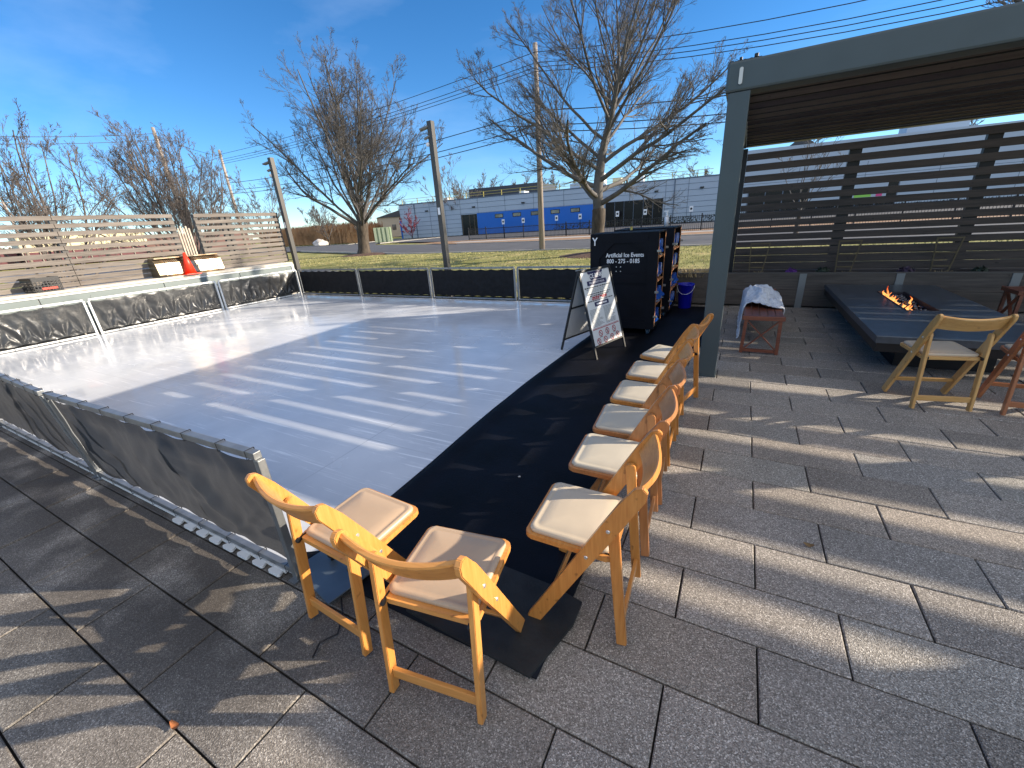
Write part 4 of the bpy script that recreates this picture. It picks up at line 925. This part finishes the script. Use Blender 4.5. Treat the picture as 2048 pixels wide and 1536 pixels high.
for (px_, py_, pz_, pr_), lab in (((-1.15, 2.08, .016, .011), 'small grey pebble lying on the black mat near the ice edge'), ((-1.05, 2.75, .015, .006), 'tiny pale chip on the black mat beside the chair row')):
    pb_ = MB(); bmesh.ops.create_icosphere(pb_.bm, subdivisions=2, radius=pr_)
    for v in pb_.bm.verts: v.co *= 1+.3*noise.noise(v.co*90); v.co.z *= .6
    pb_ = pb_.build('pebble', mat('pebble_stone', (.32, .31, .29), .8)); pb_.location = (px_, py_, pz_); tag(pb_, lab, 'pebble')
fl = empty('fallen_leaf', 'curled brown leaf lying in a paver joint near the bottom edge', 'leaf', (-1.615, .205, .004))
MB().grid(5, 3, lambda u, v: ((u-.5)*.05, (v-.5)*.022*sin(pi*(.1+.8*u)), .006+.012*(u-.5)**2*4+.004*abs(v-.5))).build('blade', mat('leaf_brown', (.30, .10, .03), .8), fl)
lf = MB().grid(5, 3, lambda u, v: ((u-.5)*.045, (v-.5)*.03*sin(pi*(.1+.8*u)), .004+.008*(u-.5)**2*4)).build('fallen_leaf', mat('leaf_dull', (.16, .10, .04), .8)); lf.location = (.49, 2.12, .003); tag(lf, 'small dull leaf on the sunlit pavers right of the chair row', 'leaf')

b = MB(); r = random.Random(77); lay = None
for _ in range(26000):
    x = r.uniform(-30, 22); y = 8.9 + 14.0*r.random()**1.3
    if y < 11.5 - .33*(x+8) and x < -5.2: continue
    if noise.noise((x*.6, y*.6, 2)) < -.25: continue
    h = r.uniform(.025, .07); w = .006 + .0006*y; a = r.uniform(0, 6.28); dx, dy = cos(a)*w, sin(a)*w; k = r.uniform(-.04, .04)
    b.bm.faces.new([b.bm.verts.new(p) for p in ((x-dx, y-dy, -.012), (x+dx, y+dy, -.012), (x+k, y+k*.6, h))])
o = b.build('grass', mat('grass_blade', (.17, .18, .05), .8, col2=(.42, .36, .17), vscale=1.2)); o['kind'] = 'stuff'; tag(o, 'short yellow green winter grass blades on the lawn beyond the rink', 'grass')
b = MB()
for _ in range(900):
    x = r.uniform(-22, 12); y = r.uniform(9.2, 22.3); s_z = r.uniform(.03, .055); a = r.uniform(0, 6.28); z = .012+r.uniform(0, .02)
    b.bm.faces.new([b.bm.verts.new((x+s_z*cos(a+q), y+s_z*sin(a+q)*.8, z+r.uniform(0, .02))) for q in (0, 1.3, 2.6, 4.2)])
o = b.build('leaf_litter', mat('litter', (.20, .10, .045), .85, col2=(.38, .24, .12), vscale=3)); o['kind'] = 'stuff'; tag(o, 'scattered dry brown leaves on the lawn', 'leaves')

# ------------------------------------------------------------------ building across the road
FA, FB = Vector((-56.14, 62.89, 0)), Vector((-4.45, 68.26, 0)); fd = (FB-FA).normalized(); fang = atan2(fd.y, fd.x)
bd = empty('commercial_building', 'long pale blue grey clad building with a bright blue band across the road', 'building', FA, fang)
def wallblock(x0, x1, z0, z1, m, y0=0, y1=.3, nm='wall'): return MB().bb(x0, x1, y0, y1, z0, z1).build(nm, m, bd)
wallblock(0, 55.5, 0, 5.8, CLAD, 0, 30); wallblock(55.51, 100, 0, 8.3, CLAD, -.02, 30)
m = MB()
for z in (.55, 1.25, 1.95, 2.65, 3.4, 4.2, 5.0): m.bb(.05, 99, -.026, -.0215 if z < 0 else -.0201, z, z+.045)
for x in (3.2, 6.4, 9.6, 12.6, 16, 21, 26, 31, 36, 41, 46, 49, 55, 62, 69, 76, 83, 90): m.bb(x, x+.05, -.029, -.0265, 0, 5.75)
m.bb(0, 55.5, -.06, -.001, 5.70, 5.85); m.build('seam', SEAM, bd)
MB().bb(15.75, 36.2, -.06, -.030, 0, 3.36).build('blue_band', BLUEC, bd)
MB().bb(-.35, 0, 0, 3, 0, 3.1).build('blue_fin', BLUEC, bd)
for x in (19.1, 22.3, 25.5, 28.85, 32.1):
    o = MB().bb(x, x+1.5, -.085, -.061, 2.40, 3.02).build('window', GLASS, bd); MB().bb(x+.1, x+1.4, -.095, -.086, 2.48, 2.94).build('pane', WINGL, o)
o = MB().bb(12.7, 15.7, -.08, -.030, 0, 3.28).build('entrance', GLASS, bd)
for x in (12.75, 14.2, 15.1): MB().bb(x+.05, x+.12, -.10, -.081, 0, 3.2).build('mullion', mat('bronze', (.12, .09, .06), .5), o)
o = MB().bb(37.5, 45.75, -.08, -.030, 0, 3.40).build('glazing', GLASS, bd)
for k in range(7): MB().bb(37.5+k*1.37, 37.56+k*1.37, -.10, -.081, 0, 3.4).build('mullion', SEAM, o)
o = MB().bb(56.5, 72.5, -.08, -.045, 0, 3.5).build('glazing', GLASS, bd)
for k in range(9): MB().bb(56.5+k*2, 56.6+k*2, -.10, -.081, 0, 3.5).build('mullion', SEAM, o)
MB().bb(63.5, 71.5, -.13, -.101, 1.0, 3.2).build('blue_grey_door', CLAD, bd)
MB().bb(68.3, 70.0, -.16, -.131, 1.7, 2.3).build('green_panel', GRN, bd); MB().bb(70.5, 71.1, -.16, -.131, 1.7, 2.3).build('pink_panel', PINK, bd)
for x in (5.6, 15.0, 24.0, 44.5, 50.5): MB().bb(x, x+.5, -.25, -.031, 4.3, 4.5).build('wall_light', BLKPR, bd)
m = MB(); x = .5
while x < 52: m.bb(x, x+.10, .4, .5, 5.8, 6.7); x += 3.3
m.bb(.5, 52, .42, .48, 6.62, 6.68); m.bb(.5, 52, .42, .48, 6.2, 6.25); m.build('roof_railing', YEL, bd)
m = MB(); m.bb(10, 24, 9, 20, 5.81, 7.9); m.build('roof_screen', ROOFD, bd)
for x0, x1, y0, z1, mm in ((30.5, 33.2, 6, 6.9, CLAD), (35.2, 36.7, 3, 7.8, WHITEM), (38.0, 39.3, 3, 6.9, CREAM), (41.5, 42.5, 4, 7.0, WHITEM), (22.5, 23.4, 3, 6.35, WHITEM), (74, 80, 6, 9.9, CLAD), (8.3, 9.2, 2, 6.4, WHITEM)):
    MB().bb(x0, x1, y0, y0+2.5, 5.81 if x0 < 52 else 8.31, z1, bev=.05).build('roof_unit', mm, bd)
for x in (3.3, 36.6, 47.2): MB().cyl((x, -.10, 0), (x, -.10, 5.7), .06, n=8).build('downpipe', SEAM, bd)
# parking signs
sgn = None
for i, u in enumerate((21.2, 24.7, 30.25, 33.97, 39.56, 43.48, 49.6)):
    p = FA + fd*u + Vector((fd.y, -fd.x, 0))*1.6
    if sgn is None:
        sgn = empty('parking_sign', '', 'sign', p, fang, 'accessible parking signs along the building')
        MB().cyl((0, 0, 0), (0, 0, 2.1), .04, n=8).build('pole', BLKMET, sgn); MB().bb(-.24, .24, -.06, -.041, 1.35, 2.1).build('plate', WHITEP, sgn)
        MB().cyl((0, -.062, 1.74), (0, -.075, 1.74), .15, n=14).build('symbol', BLKPR, sgn); o = sgn
    else: o = copy_tree(sgn); o.location = p
    o['label'] = 'white parking sign on a dark pole %s' % ('before the first blue wall window', 'below the second blue wall window', 'right of the utility pole', 'at the right end of the blue wall', 'before the left part of the dark glazing', 'before the right part of the dark glazing', 'before the pale wall right of the glazing')[i]
# picket fence
pf = empty('picket_fence', 'long black metal picket fence in front of the building', 'fence', (-27.4, 41.55, 0), atan2(-2.6, 24.9))
m = MB(); x = 0
while x < 85: m.bb(x, x+.022, -.011, .011, .02, 1.22); x += .15
m.build('pickets', BLKMET, pf)
m = MB(); m.bb(0, 85, -.03, .03, 1.10, 1.15); m.bb(0, 85, -.03, .03, .12, .17); m.build('rail', BLKMET, pf)
x = 0
while x <= 85: MB().bb(x-.04, x+.04, -.04, .04, 0, 1.32).build('post', BLKMET, pf); x += 2.45
hd = MB(); r = random.Random(2)
for _ in range(2600):
    x = r.uniform(-26, 40); y = 63.2+ (x+26)*.04 + r.uniform(-.7, .7); z = r.uniform(.05, .8); s = .16
    hd.bm.faces.new([hd.bm.verts.new(Vector((x, y, z))+Vector((r.uniform(-s, s), r.uniform(-s, s), r.uniform(-s, s)))) for _ in range(3)])
o = hd.build('hedge', mat('hedge_leaf', (.02, .028, .015), .8)); tag(o, 'low dark clipped hedge along the foot of the building', 'hedge'); 

# utility cabinets, rock, mulch
gc = empty('utility_cabinet', 'pale green utility cabinets standing behind the round tree across the road', 'cabinet', (-47.2, 48.4, 0), radians(35))
MB().bb(-1.2, 1.2, 0, 1.4, 0, 2.1, bev=.03).build('cabinet', GREENBX, gc)
for x in (-1.15, -.55, .05, .65): MB().bb(x, x+.34, -.10, -.001, .05, 2.05).build('door', mat('pale_green', (.42, .47, .30), .5), gc)
rk = MB(); bmesh.ops.create_icosphere(rk.bm, subdivisions=3, radius=1.1)
for v in rk.bm.verts: v.co *= 1+.35*noise.noise(v.co*1.3); v.co.z = max(v.co.z*.8, -.1)
rk = rk.build('boulder', mat('pale_rock', (.5, .46, .42), .8, var=.2, vscale=2)); rk.location = (-62, 49.2, .1); tag(rk, 'pale boulder at the road edge in front of the reeds', 'rock')
for (x, y), rr_, lab in (((-25.6, 24.0), 1.9, 'm1'), ((-5.7, 19.1), 1.7, 'm2')):
    m = MB(); m.grid(14, 4, lambda u, v, x=x, y=y, rr_=rr_: (x+rr_*v*cos(2*pi*u)*(1+.1*sin(5*u*pi)), y+rr_*v*sin(2*pi*u)*.9, .14*(1-v*v)-.01)); structure(m.build('mulch_bed', MULCH, smooth=True))
b = MB(); r = random.Random(9)
for _ in range(7000):
    t_ = r.random(); x = -50 - 42*t_; y = 52.5 + 6*r.random() + 5*t_; h = r.uniform(1.6, 3.3); w = .05; a = r.uniform(-.3, .3)
    if -57.5 < x < -50 and y < 61: continue
    b.bm.faces.new([b.bm.verts.new(p) for p in ((x-w, y, 0), (x+w, y+.03, 0), (x+a, y+a*.5, h))])
    b.bm.faces.new([b.bm.verts.new(p) for p in ((x+a*.7-.12, y, h*.75), (x+a*.8+.12, y+.05, h*.78), (x+a*1.1, y, h*1.1))])
o = b.build('reeds', REEDM); o['kind'] = 'stuff'; tag(o, 'dense stand of dry brown reeds across the road', 'reeds')

# cream warehouse seen through the left screen
wh = empty('warehouse', 'cream warehouse with maroon lower wall seen through the left slat screen', 'building', (-87.5, 21, 0), radians(80))
MB().bb(0, 14, 0, 12, 1.9, 4.2).build('upper_wall', CREAM, wh); MB().bb(0, 14, .05, 12, 0, 1.895).build('lower_wall', MAROON, wh)
MB().bb(-45, -.4, 2, 14, 0, 2.6).build('side_wing', MAROON, wh); MB().bb(14.4, 30, 2, 12, 0, 3.4).build('side_wing', mat('brick_dull', (.13, .07, .06), .8), wh)
m = MB()
for k in range(9): m.bb(k*1.7, k*1.7+.10, -.10, -.001, 0, 4.2)
m.build('pilaster', mat('pilaster', (.3, .27, .22), .6), wh)
# brown gabled house behind the round tree; pale house beyond the screen
def house(x, y, w, d, h, rh, label, wm, rz=0):
    root = empty('house', label, 'house', (x, y, 0), rz)
    MB().bb(-w/2, w/2, 0, d, 0, h).build('wall', wm, root)
    m = MB(); m.prism([(-w/2-.3, h), (w/2+.3, h), (0, h+rh)], -.3, d+.3, Matrix(((1, 0, 0, 0), (0, 0, 1, 0), (0, 1, 0, 0.005), (0, 0, 0, 1)))); m.build('roof', ROOFD, root)
    for k in (-1, 1): MB().bb(k*w*.25-.5, k*w*.25+.5, -.05, -.001, h*.35, h*.35+1.3).build('window', WINGL, root)
    return root
house(8.6, 112, 6, 10, 11.5, 2.6, 'pale gabled house rising above the building behind the pergola screen', SIDING)
house(-74, 86, 16, 10, 4.6, 2.0, 'brown roofed house behind the crown of the round tree', mat('tan_wall', (.40, .33, .26), .8), radians(30))

# ------------------------------------------------------------------ utility poles and wires
def upole(x, y, H, label, arm=True):
    root = empty('utility_pole', label, 'utility pole', (x, y, 0))
    MB().cyl((0, 0, 0), (0, 0, H), .17, .11, 12).build('pole', POLEW, root, smooth=True)
    if arm:
        MB().bb(-.06, .06, -.75, .75, H-.62, H-.50).build('crossarm', POLEW, root)
        for yy in (-.65, .0, .65): MB().cyl((0, yy, H-.495), (0, yy, H-.33), .045, n=8).build('insulator', WHITEM, root)
    return root
upole(-10.2, 23.05, 9.8, 'tall pale wooden utility pole on the lawn in front of the blue building', False)
upole(-45.2, 26.8, 9.8, 'wooden utility pole rising behind the left bare trees, right of the two', False)
upole(-39.4, 19.0, 9.8, 'wooden utility pole leaning over the left bare tree, left of the two', False)
upole(-76, 18.7, 8.0, 'distant utility pole at the left picture edge')
upole(-77, 22.5, 7.2, 'distant utility pole seen above the left slat screen', False)
upole(30, 18.7, 9.8, 'wooden utility pole beyond the right edge of view')
def wire(a, c, sag, label, r_=.016):
    a, c = Vector(a), Vector(c); pts = [a.lerp(c, t/16) - Vector((0, 0, sag*4*(t/16)*(1-t/16))) for t in range(17)]
    tag(MB().tube(pts, r_, 5).build('overhead_wire', WIREM), label, 'wire', 'overhead wires')
P1, P2, P3 = (-10.2, 23.05), (-45.2, 26.8), (30, 18.7)
WL = 'overhead wire from the lawn pole to the right, %s'; WL2 = 'overhead wire from the lawn pole to the left, %s'
for k, (dy, z, lab) in enumerate(((-.12, 9.4, 'top of the bundle'), (0, 9.0, 'second of the bundle'), (.05, 8.83, 'third of the bundle'), (-.12, 8.6, 'lowest of the bundle'))):
    wire((P1[0], P1[1]+dy, z), (P3[0], P3[1]+dy, z), 1.75, WL % lab); wire((P1[0], P1[1]+dy, z), (P2[0], P2[1]+dy, z), .35, WL2 % lab)
for z, lab in ((6.95, 'upper of the low cables'), (6.3, 'middle of the low cables'), (6.0, 'lowest thick cable')):
    wire((P1[0], P1[1], z), (P3[0], P3[1], z), 1.5, WL % lab, .022); wire((P1[0], P1[1], z), (P2[0], P2[1], z), .5, WL2 % lab, .022)
for z, lab in ((9.4, 'upper'), (9.0, 'lower')): wire((-39.4, 19.0, z), (-40, -16, z), 1.6, '%s wire running from the left pole out of the left edge' % lab)
wire((-39.4, 19, 9.3), (-45.2, 26.8, 9.3), .2, 'short wire between the two left poles')
wire((-76, 18.7, 7.6), (-45.2, 26.8, 9.2), .6, 'wire from the distant left pole to the right one of the left poles')

# ------------------------------------------------------------------ bare trees
def bare_tree(x, y, H, R_, label, seed, trunk_h=2.0, trunk_r=.28, limbs=8, lv=(7, 6, 5, 3), mtw=None, up=.25, name='bare_tree', lean=(0, 0), minr=.006, spread=(18, 62), bare_low=None, dense=1., dist=None, multi=False, leader=False):
    r = random.Random(seed); V, F = [], []; TV, TF = [], []
    def ring(V, p, d, rad, k):
        a = d.cross(Vector((0.31, .2, .93))); a = a.normalized() if a.length > 1e-3 else Vector((1, 0, 0)); b_ = d.cross(a); i = len(V)
        for q in range(k): V.append(p + (a*cos(2*pi*q/k) + b_*sin(2*pi*q/k))*rad)
        return i
    def sweep(V, F, pts, rads, k):
        base = None
        for i, p in enumerate(pts):
            d = (pts[min(i+1, len(pts)-1)]-pts[max(0, i-1)]).normalized(); j = ring(V, p, d, rads[i], k)
            if base is not None:
                for q in range(k): F.append((base+q, base+(q+1) % k, j+(q+1) % k, j+q))
            base = j
    kk = {0: 8, 1: 6, 2: 4, 3: 3, 4: 3, 5: 3}
    def grow(p, d, L, rad, lvl):
        n_ = {0: 9, 1: 7, 2: 5, 3: 4, 4: 3}.get(lvl, 2); pts = [p.copy()]; rads = [rad]; dirs = [d.copy()]; cur = p.copy(); dd = d.copy()
        for i in range(n_):
            w = .09 + .022*lvl
            dd = (dd + Vector((r.gauss(0, w), r.gauss(0, w), r.gauss(0, w*.7)+up*.25)) ).normalized()
            cur = cur + dd*L/n_; pts.append(cur.copy()); dirs.append(dd.copy()); rads.append(max(minr*.7, rad*(1-.72*(i+1)/n_)))
        sweep(V, F, pts, rads, kk.get(lvl, 3))
        if lvl >= len(lv): return
        nc = max(2, int(round(lv[lvl]*dense*r.uniform(.85, 1.15))))
        for c in range(nc):
            t = r.uniform(.22 if lvl == 0 else .12, .98); f = t*n_; i = min(int(f), n_-1); q = pts[i].lerp(pts[i+1], f-i); bd_ = dirs[i+1]
            ang = radians(r.uniform(20, 44)); az = r.uniform(0, 2*pi); a = bd_.cross(Vector((r.gauss(0, 1), r.gauss(0, 1), r.gauss(0, 1)))).normalized()
            nd = (bd_*cos(ang) + a*sin(ang)).normalized(); nd.z += .05; nd.normalize()
            l2 = L*r.uniform(.40, .62)*(1.06-.62*t) if lvl else L*r.uniform(.34, .56)*(1.1-.7*t); rl = max(minr, (rad*(1-.72*t))*r.uniform(.42, .62))
            grow(q, nd, l2, rl, lvl+1)
    top = Vector((lean[0]*trunk_h, lean[1]*trunk_h, trunk_h))
    if not multi:
        N = 9; pts = [Vector((0, 0, -.1)).lerp(top, i/N) + Vector((.03*sin(i), .03*cos(i*1.3), 0))*(i/N) for i in range(N+1)]
        rads = [trunk_r*(1.45-.45*min(1, i/2.2)) if i < 3 else trunk_r*(1-.06*(i-3)/N) + (.05*trunk_r if i > 6 else 0) for i in range(N+1)]
        sweep(TV, TF, pts, rads, 14)
    else:
        sweep(TV, TF, [Vector((0, 0, -.1)), Vector((0, 0, .35))], [trunk_r*1.3, trunk_r], 12)
    Hc = H - trunk_h
    if leader:
        n_ = 12; p = top.copy(); dd = Vector((lean[0]*.3, lean[1]*.3, 1)).normalized(); LP, LR, LD = [p.copy()], [trunk_r*.86], [dd.copy()]
        for k in range(n_):
            dd = (dd + Vector((r.gauss(0, .07), r.gauss(0, .07), .12))).normalized(); p = p + dd*Hc*.92/n_
            LP.append(p.copy()); LD.append(dd.copy()); LR.append(max(minr, trunk_r*.86*(1-(k+1)/n_)**1.15))
        sweep(V, F, LP, LR, 8)
        for k in range(n_-1):
            for _ in range(2): 
                q = LP[k+1]; az = r.uniform(0, 6.28); nd = (Vector((cos(az), sin(az), 0))*.6 + LD[k+1]*.8).normalized()
                if k > 3: grow(q, nd, Hc*.28*(1.2-k/n_), LR[k+1]*.5, 1)
    for i in range(limbs):
        f = i/limbs; az = 2*pi*(i*.382) + r.uniform(-.3, .3)
        if leader:
            t = .02 + .62*f**1.15; k = min(int(t*12), 11); s0 = LP[k].lerp(LP[k+1], t*12-k); inc = radians(spread[1] + (spread[0]-spread[1])*f + r.uniform(-6, 6))
            rl = LR[k]*r.uniform(.36, .50)
        else:
            inc = radians(spread[0] + (spread[1]-spread[0])*((i*3 % limbs)/max(1, limbs-1)) + r.uniform(-4, 4)); s0 = top*(r.uniform(.82, 1.0)) if not multi else Vector((r.uniform(-.12, .12), r.uniform(-.12, .12), .25)); rl = trunk_r*r.uniform(.20, .31)
            if i == 0: inc = radians(5)
        d = Vector((sin(inc)*cos(az), sin(inc)*sin(az), cos(inc))); d.x += lean[0]*.6; d.y += lean[1]*.6; d.normalize()
        # run out to an ellipsoid envelope centred a little above the fork
        c0 = Vector((0, 0, trunk_h + Hc*.42)); rx, rz_ = R_, Hc*.60; o_ = s0-c0; a2 = (d.x**2+d.y**2)/rx**2+d.z**2/rz_**2; b2 = 2*((o_.x*d.x+o_.y*d.y)/rx**2+o_.z*d.z/rz_**2); c2 = (o_.x**2+o_.y**2)/rx**2+o_.z**2/rz_**2-1
        L = (-b2+sqrt(max(0, b2*b2-4*a2*c2)))/(2*a2)*r.uniform(.90, 1.06)
        grow(s0, d, max(L, .8), rl, 0)
    root = empty(name, label, 'tree', (x, y, 0))
    def mk(nm, V, F, m):
        me = bpy.data.meshes.new(nm); me.from_pydata([tuple(v) for v in V], [], F); me.materials.append(m)
        for p in me.polygons: p.use_smooth = True
        o = bpy.data.objects.new(nm, me); COL.objects.link(o); o.parent = root; return o
    mk('trunk', TV, TF, BARK); mk('crown', V, F, mtw or TWIG)
    return root
bare_tree(-25.6, 24.0, 11.6, 7.0, 'wide round bare maple at the road edge, left of the taller lamp post', 14, trunk_h=2.3, trunk_r=.42, limbs=21, lv=(12, 8, 5, 3), minr=.0072, spread=(8, 70), up=.12, lean=(.10, .05))
bare_tree(-5.7, 19.1, 11.2, 5.4, 'big bare tree behind the black skate crates, right of the pole', 24, trunk_h=1.9, trunk_r=.285, limbs=23, lv=(13, 9, 6, 3), minr=.0042, spread=(26, 72), leader=True, up=.14)
bare_tree(-25.3, 12.0, 6.5, 4.0, 'dense multi stemmed bare tree behind the gap in the left screens', 31, trunk_h=.5, trunk_r=.22, limbs=22, lv=(9, 7, 5, 2), minr=.0065, multi=True, spread=(10, 52), mtw=TWIGP)
bare_tree(-19.3, 5.4, 5.0, 2.3, 'bare upright tree behind the left screen at the picture edge', 37, trunk_h=.5, trunk_r=.16, limbs=11, lv=(8, 6, 5, 2), minr=.0055, multi=True, spread=(6, 40), mtw=TWIGP)
bare_tree(-39.5, 25.5, 7.0, 4.0, 'bare tree between the left lamp post and the round maple', 43, trunk_h=1.5, trunk_r=.2, limbs=8, lv=(7, 6, 4, 2), minr=.012, mtw=TWIGP)
bare_tree(7.0, 15.5, 9.5, 4.6, 'bare tree rising over the right end of the pergola', 47, trunk_h=2.4, trunk_r=.22, limbs=9, lv=(7, 6, 5, 2), minr=.007)
bare_tree(2.7, 29.5, 5.2, 2.4, 'slim young bare tree seen through the pergola screen', 53, trunk_h=1.2, trunk_r=.10, limbs=6, lv=(5, 4, 3), minr=.008)
bare_tree(-58, 47.6, 5.4, 2.9, 'small bare tree in front of the reeds, left one', 59, trunk_h=1.0, trunk_r=.14, limbs=7, lv=(6, 5, 4), minr=.014)
bare_tree(-52.5, 49.5, 6.6, 3.4, 'small bare tree in front of the reeds, right one', 61, trunk_h=1.2, trunk_r=.16, limbs=7, lv=(6, 5, 4), minr=.014)
bare_tree(-46.5, 66.5, 11.4, 5.2, 'bare orange tinged tree behind the left end of the building', 67, trunk_h=2, trunk_r=.25, limbs=9, lv=(7, 6, 5), minr=.022, mtw=TWIGP)
bare_tree(-50.5, 58.8, 4.4, 2.2, 'low bush with dark red leaves at the building corner', 71, trunk_h=.4, trunk_r=.1, limbs=8, lv=(6, 5, 4), minr=.03, mtw=mat('red_leaf', (.14, .02, .035), .8), name='red_bush')
far = bare_tree(-58.5, 95, 12.6, 5.8, 'x', 73, trunk_h=2, trunk_r=.3, limbs=9, lv=(7, 6, 5), minr=.035, mtw=TWIGP)
far['group'] = 'bare trees far behind the buildings'
spots = [(-58.5, 95, 1), (-50, 99, .95), (-42, 104, .98), (-8.3, 100, .80), (-14, 103, .72), (-85, 96, .7), (-100, 80, .8), (-112, 62, .75), (12, 104, .95), (26, 100, 1.05), (-70, 104, .8), (-125, 45, .7), (-120, 20, .55), (-115, 5, .5)]
labs = ['far bare tree left of the dark roof screen', 'far bare tree above the dark roof screen', 'far bare tree right of the dark roof screen', 'far bare tree above the pale wall beside the pergola post', 'far bare tree right of the big bare tree', 'far bare tree behind the reeds', 'far bare tree left of the reeds', 'far bare tree behind the left lamp post', 'far bare tree behind the gabled house', 'far bare tree beyond the right screen', 'far bare tree behind the brown roofed house', 'far bare tree above the second left screen', 'far bare tree behind the cream warehouse', 'far bare tree at the left end of the skyline']
for i, (x, y, s) in enumerate(spots):
    o = far if i == 0 else copy_tree(far); o.location = (x, y, 0); o.scale = (s*1.15, s*1.15, s); o.rotation_euler = (0, 0, i*1.3); o['label'] = labs[i]
b = MB(); r = random.Random(8)   # far-off wood on the horizon
for _ in range(9000):
    a = radians(r.uniform(60, 200)); D = r.uniform(150, 175); x, y = D*cos(a), D*sin(a); h = 3.2+2.2*noise.noise((a*9, 0, 0))+1.0*noise.noise((a*40, 3, 0)); z = r.uniform(0, max(1, h)); s = .7
    b.bm.faces.new([b.bm.verts.new(Vector((x, y, z))+Vector((r.uniform(-s, s), r.uniform(-s, s), r.uniform(-.2, 1.1)*s))) for _ in range(3)])
o = b.build('distant_wood', TERR); o['kind'] = 'stuff'; tag(o, 'low brown wood along the horizon', 'wood')

bpy.context.view_layer.update()
scene.render.engine = 'CYCLES'
